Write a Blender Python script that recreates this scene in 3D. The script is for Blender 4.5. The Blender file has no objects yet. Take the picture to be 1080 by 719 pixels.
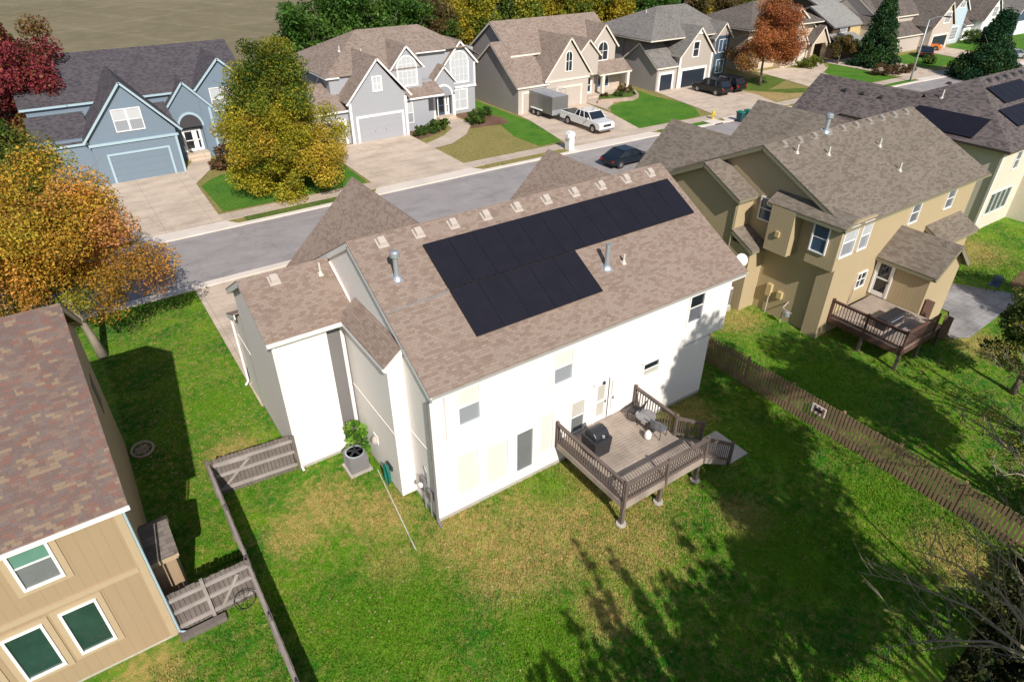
import bpy, math, random
import numpy as np
from mathutils import Vector, Matrix
random.seed(7); R = math.radians
scene = bpy.context.scene; COL = scene.collection

# ------------------------------------------------------------------ node materials
MATS = {}
def newmat(name):
    m = bpy.data.materials.new(name); m.use_nodes = True; nt = m.node_tree
    for n in list(nt.nodes): nt.nodes.remove(n)
    out = nt.nodes.new('ShaderNodeOutputMaterial'); b = nt.nodes.new('ShaderNodeBsdfPrincipled')
    nt.links.new(b.outputs[0], out.inputs[0]); MATS[name] = m
    return m, nt, b, out
def N(nt, t, **kw):
    n = nt.nodes.new(t)
    for k, v in kw.items():
        if k.startswith('i_'):
            key = k[2:]; key = int(key) if key.isdigit() else key
            n.inputs[key].default_value = v
        else: setattr(n, k, v)
    return n
def L(nt, a, b): nt.links.new(a, b)
def c4(c): return (c[0], c[1], c[2], 1)
def ramp(nt, fac, stops, interp='LINEAR'):
    r = nt.nodes.new('ShaderNodeValToRGB'); cr = r.color_ramp; cr.interpolation = interp
    while len(cr.elements) < len(stops): cr.elements.new(.5)
    for e, (p, c) in zip(cr.elements, stops): e.position = p; e.color = c4(c)
    L(nt, fac, r.inputs[0]); return r.outputs[0]
def mix(nt, fac, a, b, mode='MIX'):
    n = nt.nodes.new('ShaderNodeMix'); n.data_type = 'RGBA'; n.blend_type = mode
    for s, i in ((fac, 0), (a, 6), (b, 7)):
        if hasattr(s, 'links'): L(nt, s, n.inputs[i])
        else: n.inputs[i].default_value = s if i == 0 else c4(s)
    return n.outputs[2]
def noise(nt, vec, scale, detail=4, rough=.55, dist=0):
    n = N(nt, 'ShaderNodeTexNoise'); n.inputs['Scale'].default_value = scale; n.inputs['Detail'].default_value = detail
    n.inputs['Roughness'].default_value = rough; n.inputs['Distortion'].default_value = dist
    if vec is not None: L(nt, vec, n.inputs['Vector'])
    return n.outputs[0]
def bump(nt, h, b, strength=.4, dist=.02):
    n = N(nt, 'ShaderNodeBump'); n.inputs['Strength'].default_value = strength; n.inputs['Distance'].default_value = dist
    L(nt, h, n.inputs['Height']); L(nt, n.outputs[0], b.inputs['Normal'])
def obvec(nt): return N(nt, 'ShaderNodeNewGeometry').outputs['Position']
def mscale(nt, vec, s):
    m = N(nt, 'ShaderNodeMapping'); m.inputs['Scale'].default_value = s; L(nt, vec, m.inputs['Vector']); return m.outputs[0]

def paint(name, c, rough=.6, var=.08, metal=0, bscale=3, coat=0):
    m, nt, b, o = newmat(name); v = obvec(nt)
    f = noise(nt, v, bscale, 5, .6); f2 = noise(nt, v, bscale*9, 3, .6)
    k = mix(nt, f, [x*(1-var*1.6) for x in c], [min(1, x*(1+var)) for x in c]); k = mix(nt, .35, k, mix(nt, f2, [x*(1-var*2) for x in c], [min(1, x*(1+var*1.5)) for x in c]))
    L(nt, k, b.inputs['Base Color']); b.inputs['Roughness'].default_value = rough; b.inputs['Metallic'].default_value = metal
    b.inputs['Coat Weight'].default_value = coat
    bump(nt, f2, b, .12, .01)
    return m
def siding(name, c, pitch=.2, dark=.82, weather=.1, vert=True):
    m, nt, b, o = newmat(name); uv = N(nt, 'ShaderNodeUVMap').outputs[0]; v = obvec(nt)
    sp = N(nt, 'ShaderNodeSeparateXYZ'); L(nt, uv, sp.inputs[0])
    d = N(nt, 'ShaderNodeMath', operation='DIVIDE', i_1=pitch); L(nt, sp.outputs[0 if vert else 1], d.inputs[0])
    fr = N(nt, 'ShaderNodeMath', operation='FRACT'); L(nt, d.outputs[0], fr.inputs[0])
    g = N(nt, 'ShaderNodeMath', operation='LESS_THAN', i_1=.09); L(nt, fr.outputs[0], g.inputs[0])
    f = noise(nt, v, 1.2, 5, .6); st = noise(nt, mscale(nt, v, (3, 3, .35)), 2, 4, .6)
    k = mix(nt, f, [x*(1-weather) for x in c], c); k = mix(nt, .4, k, mix(nt, st, [x*(1-weather*1.8) for x in c], [min(1, x*1.04) for x in c]))
    g2 = N(nt, 'ShaderNodeMath', operation='MULTIPLY', i_1=1-dark); L(nt, g.outputs[0], g2.inputs[0])
    k = mix(nt, g2.outputs[0], k, [x*.25 for x in c])
    L(nt, k, b.inputs['Base Color']); b.inputs['Roughness'].default_value = .75
    inv = N(nt, 'ShaderNodeMath', operation='SUBTRACT', i_0=1.0); L(nt, g.outputs[0], inv.inputs[1]); bump(nt, inv.outputs[0], b, .5, .012)
    return m
def shingle(name, cols, bw=.32, rh=.145, tone=.25, mortar=.5, streak=None):
    m, nt, b, o = newmat(name); uv = N(nt, 'ShaderNodeUVMap').outputs[0]
    def brick(w, h, off, seedv):
        t = N(nt, 'ShaderNodeTexBrick'); t.offset = off; t.inputs['Scale'].default_value = 1; t.inputs['Brick Width'].default_value = w
        t.inputs['Row Height'].default_value = h; t.inputs['Mortar Size'].default_value = .0; t.inputs['Color1'].default_value = (0, 0, 0, 1); t.inputs['Color2'].default_value = (1, 1, 1, 1)
        mp = N(nt, 'ShaderNodeMapping'); mp.inputs['Location'].default_value = (seedv, seedv*.37*0, 0); L(nt, uv, mp.inputs['Vector']); L(nt, mp.outputs[0], t.inputs['Vector']); return t
    t1 = brick(bw, rh, .37, 0); t2 = brick(bw*2.3, rh*(2 if streak else 1), .61, 3.3)
    a = mix(nt, .4 if streak else .12, t1.outputs['Color'], t2.outputs['Color'])
    n = len(cols); k = ramp(nt, a, [((i+.0)/n*.72+.14 if i else 0, c) for i, c in enumerate(cols)], 'CONSTANT' if streak else 'LINEAR')
    tm = N(nt, 'ShaderNodeTexBrick'); tm.offset = .37; tm.inputs['Scale'].default_value = 1; tm.inputs['Brick Width'].default_value = bw; tm.inputs['Row Height'].default_value = rh
    tm.inputs['Mortar Size'].default_value = .011; tm.inputs['Mortar Smooth'].default_value = .4; L(nt, uv, tm.inputs['Vector'])
    mf = N(nt, 'ShaderNodeMath', operation='MULTIPLY', i_1=mortar); L(nt, tm.outputs['Fac'], mf.inputs[0])
    k = mix(nt, mf.outputs[0], k, [x*.35 for x in cols[0]])
    v = obvec(nt); big = noise(nt, v, .55, 4, .6); gr = noise(nt, v, 45, 2, .8)
    k = mix(nt, 1, k, ramp(nt, big, [(.3, (1-tone,)*3), (.7, (1.0+tone*.4,)*3)]), 'MULTIPLY')
    k = mix(nt, 1, k, ramp(nt, gr, [(.3, (.8,)*3), (.7, (1.15,)*3)]), 'MULTIPLY')
    L(nt, k, b.inputs['Base Color']); b.inputs['Roughness'].default_value = .93; b.inputs['Specular IOR Level'].default_value = .2
    sp = N(nt, 'ShaderNodeSeparateXYZ'); L(nt, uv, sp.inputs[0]); d = N(nt, 'ShaderNodeMath', operation='DIVIDE', i_1=rh); L(nt, sp.outputs[1], d.inputs[0])
    fr = N(nt, 'ShaderNodeMath', operation='FRACT'); L(nt, d.outputs[0], fr.inputs[0]); inv = N(nt, 'ShaderNodeMath', operation='SUBTRACT', i_0=1.0); L(nt, fr.outputs[0], inv.inputs[1])
    ad = N(nt, 'ShaderNodeMath', operation='MULTIPLY_ADD', i_1=.5); L(nt, t1.outputs['Color'], ad.inputs[0]); L(nt, inv.outputs[0], ad.inputs[2]); bump(nt, ad.outputs[0], b, .7, .02)
    return m
def glass(name, c, rough=.08, var=.5, spec=.8):
    m, nt, b, o = newmat(name); v = obvec(nt); f = noise(nt, v, 1.1, 3, .6)
    L(nt, mix(nt, f, [x*(1-var) for x in c], [min(1, x*(1+var)) for x in c]), b.inputs['Base Color']); b.inputs['Roughness'].default_value = rough
    b.inputs['Specular IOR Level'].default_value = spec; return m
def blinds(name, c):
    m, nt, b, o = newmat(name); uv = N(nt, 'ShaderNodeUVMap').outputs[0]; sp = N(nt, 'ShaderNodeSeparateXYZ'); L(nt, uv, sp.inputs[0])
    d = N(nt, 'ShaderNodeMath', operation='DIVIDE', i_1=.06); L(nt, sp.outputs[1], d.inputs[0]); fr = N(nt, 'ShaderNodeMath', operation='FRACT'); L(nt, d.outputs[0], fr.inputs[0])
    L(nt, ramp(nt, fr.outputs[0], [(0, [x*.62 for x in c]), (.5, c), (1, [x*.8 for x in c])]), b.inputs['Base Color']); b.inputs['Roughness'].default_value = .15; b.inputs['Coat Weight'].default_value = .6
    return m
def concrete(name, c, crack=.25, joint=None):
    m, nt, b, o = newmat(name); v = obvec(nt); f = noise(nt, v, .5, 6, .65); f2 = noise(nt, v, 9, 4, .7)
    k = mix(nt, 1, c, ramp(nt, f, [(.3, (1-crack,)*3), (.68, (1.06,)*3)]), 'MULTIPLY'); k = mix(nt, 1, k, ramp(nt, f2, [(.3, (.9,)*3), (.7, (1.06,)*3)]), 'MULTIPLY')
    if joint:
        sp = N(nt, 'ShaderNodeSeparateXYZ'); L(nt, v, sp.inputs[0]); fs = []
        for ax in (0, 1):
            d = N(nt, 'ShaderNodeMath', operation='DIVIDE', i_1=joint); L(nt, sp.outputs[ax], d.inputs[0]); fr = N(nt, 'ShaderNodeMath', operation='FRACT'); L(nt, d.outputs[0], fr.inputs[0])
            lt = N(nt, 'ShaderNodeMath', operation='LESS_THAN', i_1=.035/joint); L(nt, fr.outputs[0], lt.inputs[0]); fs.append(lt.outputs[0])
        mx = N(nt, 'ShaderNodeMath', operation='MAXIMUM'); L(nt, fs[0], mx.inputs[0]); L(nt, fs[1], mx.inputs[1]); ml = N(nt, 'ShaderNodeMath', operation='MULTIPLY', i_1=.45); L(nt, mx.outputs[0], ml.inputs[0])
        k = mix(nt, ml.outputs[0], k, [x*.3 for x in c])
    L(nt, k, b.inputs['Base Color']); b.inputs['Roughness'].default_value = .9; bump(nt, f2, b, .15, .01); return m
def wear(name, sc, amount, stain):
    nt = MATS[name].node_tree; b = next(n for n in nt.nodes if n.type == 'BSDF_PRINCIPLED'); src = b.inputs['Base Color'].links[0].from_socket; v = obvec(nt)
    nz = N(nt, 'ShaderNodeTexNoise'); nz.inputs['Scale'].default_value = 1.3; nz.inputs['Detail'].default_value = 5; L(nt, v, nz.inputs['Vector']); ad = N(nt, 'ShaderNodeVectorMath', operation='ADD'); ms = N(nt, 'ShaderNodeVectorMath', operation='SCALE'); ms.inputs['Scale'].default_value = 2.2
    L(nt, nz.outputs['Color'], ms.inputs[0]); L(nt, v, ad.inputs[0]); L(nt, ms.outputs[0], ad.inputs[1]); vo = N(nt, 'ShaderNodeTexVoronoi', feature='DISTANCE_TO_EDGE'); vo.inputs['Scale'].default_value = sc; L(nt, ad.outputs[0], vo.inputs['Vector'])
    k = mix(nt, 1, src, ramp(nt, vo.outputs['Distance'], [(0, (1-amount,)*3), (.012, (1-amount*.5,)*3), (.02, (1,)*3)]), 'MULTIPLY'); st = noise(nt, mscale(nt, v, (.35, 1.2, 1)), .8, 5, .65)
    k = mix(nt, 1, k, ramp(nt, st, [(.3, (1-stain,)*3), (.55, (1,)*3)]), 'MULTIPLY'); L(nt, k, b.inputs['Base Color'])
def weathered(name, c, c2, axis=2, sc=6):
    m, nt, b, o = newmat(name); v = obvec(nt); s = [sc*3]*3; s[axis] = sc*.15
    f = noise(nt, mscale(nt, v, tuple(s)), 1, 5, .7); g = noise(nt, v, 1.3, 4, .6)
    k = mix(nt, f, c, c2); k = mix(nt, 1, k, ramp(nt, g, [(.3, (.72,)*3), (.7, (1.12,)*3)]), 'MULTIPLY')
    L(nt, k, b.inputs['Base Color']); b.inputs['Roughness'].default_value = .88; bump(nt, f, b, .3, .01); return m
def leafmat(name, trans=.3):
    m, nt, b, o = newmat(name); a = N(nt, 'ShaderNodeAttribute', attribute_name='col')
    L(nt, a.outputs['Color'], b.inputs['Base Color']); b.inputs['Roughness'].default_value = .55; b.inputs['Specular IOR Level'].default_value = .25
    t = N(nt, 'ShaderNodeBsdfTranslucent'); L(nt, a.outputs['Color'], t.inputs[0]); ms = N(nt, 'ShaderNodeMixShader', i_0=trans)
    L(nt, b.outputs[0], ms.inputs[1]); L(nt, t.outputs[0], ms.inputs[2]); L(nt, ms.outputs[0], o.inputs[0]); return m
def blob(nt, v, x, y, r, soft, distort):
    """soft-edged round patch on the ground, its rim broken up by noise"""
    s = N(nt, 'ShaderNodeVectorMath', operation='SUBTRACT'); s.inputs[1].default_value = (x, y, 0); L(nt, v, s.inputs[0])
    l = N(nt, 'ShaderNodeVectorMath', operation='LENGTH'); L(nt, s.outputs[0], l.inputs[0])
    a = N(nt, 'ShaderNodeMath', operation='MULTIPLY_ADD', i_1=-r*1.4, i_2=r*.7); L(nt, distort, a.inputs[0])
    b = N(nt, 'ShaderNodeMath', operation='ADD'); L(nt, l.outputs['Value'], b.inputs[0]); L(nt, a.outputs[0], b.inputs[1])
    mr = N(nt, 'ShaderNodeMapRange', i_1=r+soft, i_2=r-soft); L(nt, b.outputs[0], mr.inputs[0]); return mr.outputs[0]
def grass(name, g1, g2, dry, patch=.5, blobs=(), greens=(), fine=1.0, stripe=None, scale=1.0):
    m, nt, b, o = newmat(name); v = obvec(nt)
    n1 = noise(nt, v, .42*scale, 6, .68, .5); n2 = noise(nt, v, 3.2*scale, 8, .82, .3); n3 = noise(nt, v, 24, 4, .8); n4 = noise(nt, mscale(nt, v, (1, 1, 1)), 75, 2, .8)
    k = mix(nt, ramp(nt, n1, [(.35, (0,)*3), (.65, (1,)*3)]), g1, g2)
    k = mix(nt, ramp(nt, n2, [(.62-patch*.22, (0,)*3), (.78-patch*.12, (.8,)*3)]), k, dry)
    f = None
    for (x, y, r) in blobs:
        q = blob(nt, v, x, y, r, r*.45, n2)
        if f is None: f = q
        else:
            mx = N(nt, 'ShaderNodeMath', operation='MAXIMUM'); L(nt, f, mx.inputs[0]); L(nt, q, mx.inputs[1]); f = mx.outputs[0]
    if f is not None:
        pt = N(nt, 'ShaderNodeMath', operation='MULTIPLY'); L(nt, f, pt.inputs[0]); L(nt, ramp(nt, n2, [(.32, (.15,)*3), (.6, (.95,)*3)]), pt.inputs[1])
        k = mix(nt, pt.outputs[0], k, mix(nt, n3, [x*.75 for x in dry], [x*1.3 for x in dry]))
    for (x, y, r) in greens:
        q = blob(nt, v, x, y, r, r*.5, n2); qq = N(nt, 'ShaderNodeMath', operation='MULTIPLY', i_1=.7); L(nt, q, qq.inputs[0]); k = mix(nt, qq.outputs[0], k, mix(nt, n3, [x*.8 for x in g2], g2))
    k = mix(nt, 1, k, ramp(nt, n3, [(.28, (1-.5*fine,)*3), (.72, (1+.45*fine,)*3)]), 'MULTIPLY')
    k = mix(nt, 1, k, ramp(nt, n4, [(.3, (1-.4*fine,)*3), (.7, (1+.35*fine,)*3)]), 'MULTIPLY')
    if stripe:
        w = N(nt, 'ShaderNodeTexWave', i_1=stripe[1]) if False else N(nt, 'ShaderNodeTexWave'); w.inputs['Scale'].default_value = stripe[1]; w.inputs['Distortion'].default_value = 2.5; w.inputs['Detail'].default_value = 3
        mp = N(nt, 'ShaderNodeMapping'); mp.inputs['Rotation'].default_value = (0, 0, stripe[0]); L(nt, v, mp.inputs['Vector']); L(nt, mp.outputs[0], w.inputs['Vector'])
        k = mix(nt, 1, k, ramp(nt, w.outputs['Fac'], [(.0, (1-stripe[2],)*3), (1, (1+stripe[2],)*3)]), 'MULTIPLY')
    L(nt, k, b.inputs['Base Color']); b.inputs['Roughness'].default_value = .95; b.inputs['Specular IOR Level'].default_value = .1
    bump(nt, n3, b, .8, .06); return m

# ------------------------------------------------------------------ mesh builder
def boxes(name, mat, par, *bs):
    for q in bs: m = MB(); m.box(*q); m.build(name, mat, par)
class MB:
    def __init__(s): s.v = []; s.f = []
    def poly(s, pts):
        i = len(s.v); s.v += [tuple(p) for p in pts]; s.f.append(list(range(i, i+len(pts))))
    def hexa(s, b, t):
        i = len(s.v); n = len(b); s.v += [tuple(p) for p in b]+[tuple(p) for p in t]
        s.f.append([i+k for k in range(n)][::-1]); s.f.append([i+n+k for k in range(n)])
        for k in range(n): s.f.append([i+k, i+(k+1) % n, i+n+(k+1) % n, i+n+k])
    def box(s, x0, x1, y0, y1, z0, z1):
        s.hexa([(x0, y0, z0), (x1, y0, z0), (x1, y1, z0), (x0, y1, z0)], [(x0, y0, z1), (x1, y0, z1), (x1, y1, z1), (x0, y1, z1)])
    def slab(s, pts, t=.1):       # pts counter-clockwise from above; thickened downwards
        s.hexa([(p[0], p[1], p[2]-t) for p in pts], pts)
    def prism(s, axis, a0, a1, prof):  # prof = [(cross, z)], counter-clockwise seen from +axis... either way round is fine
        P = (lambda a, q: (a, q[0], q[1])) if axis == 'X' else (lambda a, q: (q[0], a, q[1]))
        ar = sum(prof[k][0]*prof[(k+1) % len(prof)][1]-prof[(k+1) % len(prof)][0]*prof[k][1] for k in range(len(prof)))
        if (ar < 0) == (axis == 'X'): prof = prof[::-1]
        s.hexa([P(a0, q) for q in prof], [P(a1, q) for q in prof])
    def bar(s, p, q, w=.05, h=None, up=(0, 0, 1)):
        p, q = Vector(p), Vector(q); d = (q-p); u = Vector(up)
        if abs(d.normalized().dot(u)) > .98: u = Vector((1, 0, 0))
        sx = d.cross(u).normalized()*w/2; sz = sx.cross(d).normalized()*(h or w)/2
        s.hexa([p-sx-sz, p+sx-sz, p+sx+sz, p-sx+sz][::-1], [q-sx-sz, q+sx-sz, q+sx+sz, q-sx+sz][::-1])
    def tube(s, pts, rad, n=8, cap=True):
        pts = [Vector(p) for p in pts]; rings = []; prev = None
        for k, p in enumerate(pts):
            d = (pts[min(k+1, len(pts)-1)]-pts[max(k-1, 0)]).normalized()
            a = prev if prev is not None else (Vector((1, 0, 0)) if abs(d.x) < .9 else Vector((0, 1, 0)))
            a = (a-d*a.dot(d)).normalized(); prev = a; b = d.cross(a); r = rad[k] if hasattr(rad, '__len__') else rad
            i = len(s.v); s.v += [tuple(p+(a*math.cos(2*math.pi*j/n)+b*math.sin(2*math.pi*j/n))*r) for j in range(n)]; rings.append(i)
        for i, j in zip(rings, rings[1:]):
            for k in range(n): s.f.append([i+k, i+(k+1) % n, j+(k+1) % n, j+k])
        if cap: s.f.append([rings[0]+k for k in range(n)][::-1]); s.f.append([rings[-1]+k for k in range(n)])
    def lathe(s, c, prof, n=12):
        i0 = len(s.v)
        for (r, z) in prof:
            s.v += [(c[0]+r*math.cos(2*math.pi*j/n), c[1]+r*math.sin(2*math.pi*j/n), c[2]+z) for j in range(n)]
        for k in range(len(prof)-1):
            for j in range(n): s.f.append([i0+k*n+j, i0+k*n+(j+1) % n, i0+(k+1)*n+(j+1) % n, i0+(k+1)*n+j])
        s.f.append([i0+j for j in range(n)][::-1]); s.f.append([i0+(len(prof)-1)*n+j for j in range(n)])
    def build(s, name, mat, parent=None, local=False, bevel=0, smooth=False, kind=None):
        if name == 'fascia' and len(s.v) > 8:          # every board a part of its own
            for k in range(0, len(s.v), 8):
                q = MB(); q.v = s.v[k:k+8]; q.f = [[i-k for i in f] for f in s.f if k <= f[0] < k+8]; q.build(name, mat, parent, local)
            return
        me = bpy.data.meshes.new(name); o = bpy.data.objects.new(name, me); COL.objects.link(o)
        off = Vector((0, 0, 0))
        if parent is not None:
            o.parent = parent; off = Vector((0, 0, 0)) if local else ORG.get(parent.name, Vector((0, 0, 0)))
            if not local: ORG[o.name] = off
        me.from_pydata([tuple(Vector(p)-off) for p in s.v], [], s.f); me.update()
        uv = me.uv_layers.new(name='UVMap'); Z = Vector((0, 0, 1))
        for p in me.polygons:
            n = p.normal
            if abs(n.z) > .999: a, b = Vector((1, 0, 0)), Vector((0, 1, 0))
            else: a = Z.cross(n).normalized(); b = n.cross(a)
            for li in p.loop_indices:
                q = me.vertices[me.loops[li].vertex_index].co+off; uv.data[li].uv = (q.dot(a), q.dot(b))
        if smooth:
            for p in me.polygons: p.use_smooth = True
        me.materials.append(MATS[mat] if isinstance(mat, str) else mat)
        if bevel:
            bv = o.modifiers.new('bevel', 'BEVEL'); bv.width = bevel; bv.segments = 2; bv.limit_method = 'ANGLE'
        if kind: o['kind'] = kind
        return o
ORG = {}
def thing(name, label, cat, loc, group=None, rz=0):
    o = bpy.data.objects.new(name, None); COL.objects.link(o); o.empty_display_size = .3; o.location = loc; o.rotation_euler = (0, 0, rz)
    o['label'] = label; o['category'] = cat
    if group: o['group'] = group
    ORG[o.name] = Vector(loc); return o
def tag(o, label, cat, group=None, kind=None):
    if label: o['label'] = label; o['category'] = cat
    if group: o['group'] = group
    if kind: o['kind'] = kind
    return o
def dup(o, parent=None):
    c = o.copy(); COL.objects.link(c)
    if parent is not None: c.parent = parent
    for ch in list(o.children): dup(ch, c)
    return c

# ------------------------------------------------------------------ house pieces
def gable_roof(rm, tm, axis, a0, a1, c, zr, lo, zlo, hi, zhi, t=.05, ends=(1, 1), eaves=(1, 1)):
    """gabled roof: ridge along axis at cross coordinate c, height zr; slopes to (lo,zlo) and (hi,zhi)"""
    P = (lambda a, q, z: (a, q, z)) if axis == 'X' else (lambda a, q, z: (q, a, z))
    for (e, ze) in ((lo, zlo), (hi, zhi)):
        if e is None: continue
        pts = [P(a0, e, ze), P(a1, e, ze), P(a1, c, zr), P(a0, c, zr)]
        n = (Vector(pts[1])-Vector(pts[0])).cross(Vector(pts[2])-Vector(pts[0]))
        rm.slab(pts if n.z > 0 else pts[::-1], t)
        for k, a in enumerate((a0, a1)):
            if ends[k]:
                s = -1 if k == 0 else 1
                p, q = Vector(P(a-s*.03, e, ze-.165)), Vector(P(a-s*.03, c, zr-.165)); tm.bar(p, q, .04, .2)
        if eaves[0 if e == lo else 1]:
            s = -1 if e < c else 1
            tm.bar(P(a0+.052, e-s*.03, ze-.15), P(a1-.052, e-s*.03, ze-.15), .04, .18)
def shed(rm, tm, axis, a0, a1, c, zc, e, ze, t=.05, ends=(1, 1)):
    gable_roof(rm, tm, axis, a0, a1, c, zc, e if e < c else None, ze, e if e > c else None, ze, t, ends, (1, 1))
def hip_roof(rm, tm, x0, x1, y0, y1, z, r0, r1, zr, yr, t=.05):
    A, B, C_, D = (x0, y0, z), (x1, y0, z), (x1, y1, z), (x0, y1, z); P, Q = (r0, yr, zr), (r1, yr, zr)
    for f in ([A, B, Q, P], [B, C_, Q], [C_, D, P, Q], [D, A, P]): rm.slab(f, t)
    for a, b in ((A, B), (B, C_), (C_, D), (D, A)):
        k = Vector(((x0+x1)/2, (y0+y1)/2, z)); a = Vector(a); b = Vector(b); a += Vector((math.copysign(.05, k.x-a.x), math.copysign(.05, k.y-a.y), -.13)); b += Vector((math.copysign(.05, k.x-b.x), math.copysign(.05, k.y-b.y), -.13)); tm.bar(a, b, .04, .16)
def gwall(wm, axis, a0, a1, lo, hi, zb, ze, c=None, zr=None, t=.14):
    prof = [(lo, zb), (hi, zb), (hi, ze-t)]
    if c is not None: prof.append((c, zr-t))
    prof.append((lo, ze-t)); wm.prism(axis, a0, a1, prof)
def frame_uv(o, u, n):
    o, u, n = Vector(o), Vector(u).normalized(), Vector(n).normalized(); return lambda a, b, c: tuple(o+u*a+Vector((0, 0, b))+n*c)
def obox(mb, F, a0, a1, b0, b1, c0, c1):
    mb.hexa([F(a0, b0, c0), F(a1, b0, c0), F(a1, b0, c1), F(a0, b0, c1)][::-1], [F(a0, b1, c0), F(a1, b1, c0), F(a1, b1, c1), F(a0, b1, c1)][::-1])
def window(par, o, w, h, u=(1, 0, 0), n=(0, -1, 0), fm='white_trim', pm='glass_dark', cas=.07, bars='h', casing=None, pm2=None, arch=False, vb=0):
    """o = lower-left corner seen from outside"""
    F = frame_uv(o, u, n); m = MB(); c = cas
    if not arch:
        obox(m, F, -c, w+c, -c, 0, -.02, .075); obox(m, F, -c, w+c, h, h+c, -.02, .075); obox(m, F, -c, 0, 0, h, -.02, .075); obox(m, F, w, w+c, 0, h, -.02, .075)
    else:
        k = 12; r = w/2
        for i in range(k):
            a, b = math.pi*i/k, math.pi*(i+1)/k
            q = [(r-r*math.cos(a), h-r+r*math.sin(a)), (r-r*math.cos(b), h-r+r*math.sin(b))]; s = (r+c)/r
            q2 = [(r-(r-x)*s, h-r+(y-h+r)*s) for x, y in q]
            m.hexa([F(q[0][0], q[0][1], -.02), F(q[1][0], q[1][1], -.02), F(q2[1][0], q2[1][1], -.02), F(q2[0][0], q2[0][1], -.02)], [F(q[0][0], q[0][1], .05), F(q[1][0], q[1][1], .05), F(q2[1][0], q2[1][1], .05), F(q2[0][0], q2[0][1], .05)])
        obox(m, F, -c, w+c, -c, 0, -.02, .075); obox(m, F, -c, 0, 0, h-r, -.02, .075); obox(m, F, w, w+c, 0, h-r, -.02, .075)
    if 'h' in bars: obox(m, F, 0, w, h*.5-.025, h*.5+.025, 0, .035)
    if 'v' in bars: obox(m, F, w/2-.03, w/2+.03, 0, h-.02, 0, .04)
    if 'g' in bars:
        for i in range(1, 4): obox(m, F, w*i/4-.015, w*i/4+.015, 0, h*.96, 0, .03)
        for i in range(1, 4): obox(m, F, 0, w, h*i/4-.015, h*i/4+.015, 0, .028)
    f = m.build('window', fm, par)
    if casing:
        k = MB(); d = .16; obox(k, F, -c-d, w+c+d, -c-d, -c, -.02, .03); obox(k, F, -c-d, w+c+d, h+c, h+c+d, -.02, .03); obox(k, F, -c-d, -c, -c, h+c, -.02, .03); obox(k, F, w+c, w+c+d, -c, h+c, -.02, .03); k.build('casing', casing, f)
    def pane(z0, z1, mt, cc=.012):
        p = MB()
        if arch:
            r = w/2; pts = [(0, 0), (w, 0)]+[(r+r*math.cos(math.pi*i/14), h-r+r*math.sin(math.pi*i/14)) for i in range(15)]
            p.poly([F(a, b, cc) for a, b in pts])
        else: p.poly([F(0, z0, cc), F(w, z0, cc), F(w, z1, cc), F(0, z1, cc)])
        p.build('pane', mt, f)
    if pm2 and not arch: pane(0, h*.5, pm); pane(h*.5, h, pm2, .02)
    else: pane(0, h, pm)
    return f
def garage_door(par, x0, x1, z1, Y, dm, tm='white_trim', rows=4, z0=0.02, cas=.22, cols=0, lights=False):
    m = MB(); m.box(x0-cas, x0, Y-.07, Y+.02, 0, z1+cas); m.box(x1, x1+cas, Y-.07, Y+.02, 0, z1+cas); m.box(x0, x1, Y-.07, Y+.02, z1, z1+cas); f = m.build('door_frame', tm, par)
    d = MB(); hh = (z1-z0)/rows
    for i in range(rows):
        d.box(x0, x1, Y-.015, Y+.02, z0+i*hh+.012, z0+(i+1)*hh-.012)
        nc = max(2, round((x1-x0)/.6))
        for k in range(nc):
            cw = (x1-x0)/nc; d.box(x0+k*cw+.08, x0+(k+1)*cw-.08, Y-.025, Y-.0155, z0+i*hh+.1, z0+(i+1)*hh-.1)
    d.box(x0, x1, Y-.005, Y+.018, z0, z1); g = d.build('garage_door', dm, par)
    if lights:
        q = MB()
        for k in (.35, .6): q.box(x0+(x1-x0)*k, x0+(x1-x0)*k+.05, Y-.04, Y-.026, .9, 1.0)
        q.build('handle', 'dark_metal', g)
def door(par, o, w, h, u=(1, 0, 0), n=(0, -1, 0), fm='white_trim', pm='glass_dark', glass_=True, dm=None):
    F = frame_uv(o, u, n); m = MB(); c = .09
    obox(m, F, -c, w+c, h, h+c, -.02, .06); obox(m, F, -c, 0, 0, h, -.02, .06); obox(m, F, w, w+c, 0, h, -.02, .06); m.build('door_frame', fm, par)
    m = MB(); s = .11
    obox(m, F, 0, s, 0, h, -.02, .03); obox(m, F, w-s, w, 0, h, -.02, .03); obox(m, F, s, w-s, 0, .25, -.02, .03); obox(m, F, s, w-s, h-s, h, -.02, .03); obox(m, F, s, w-s, h*.5, h*.5+.08, -.02, .03)
    d = m.build('door', dm or fm, par); p = MB(); p.poly([F(s, .25, .01), F(w-s, .25, .01), F(w-s, h-s, .01), F(s, h-s, .01)]); p.build('pane', pm, d)
    k = MB(); obox(k, F, w-.09, w-.05, h*.45, h*.45+.12, .03, .07); k.build('handle', 'dark_metal', d)
    return d
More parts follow.
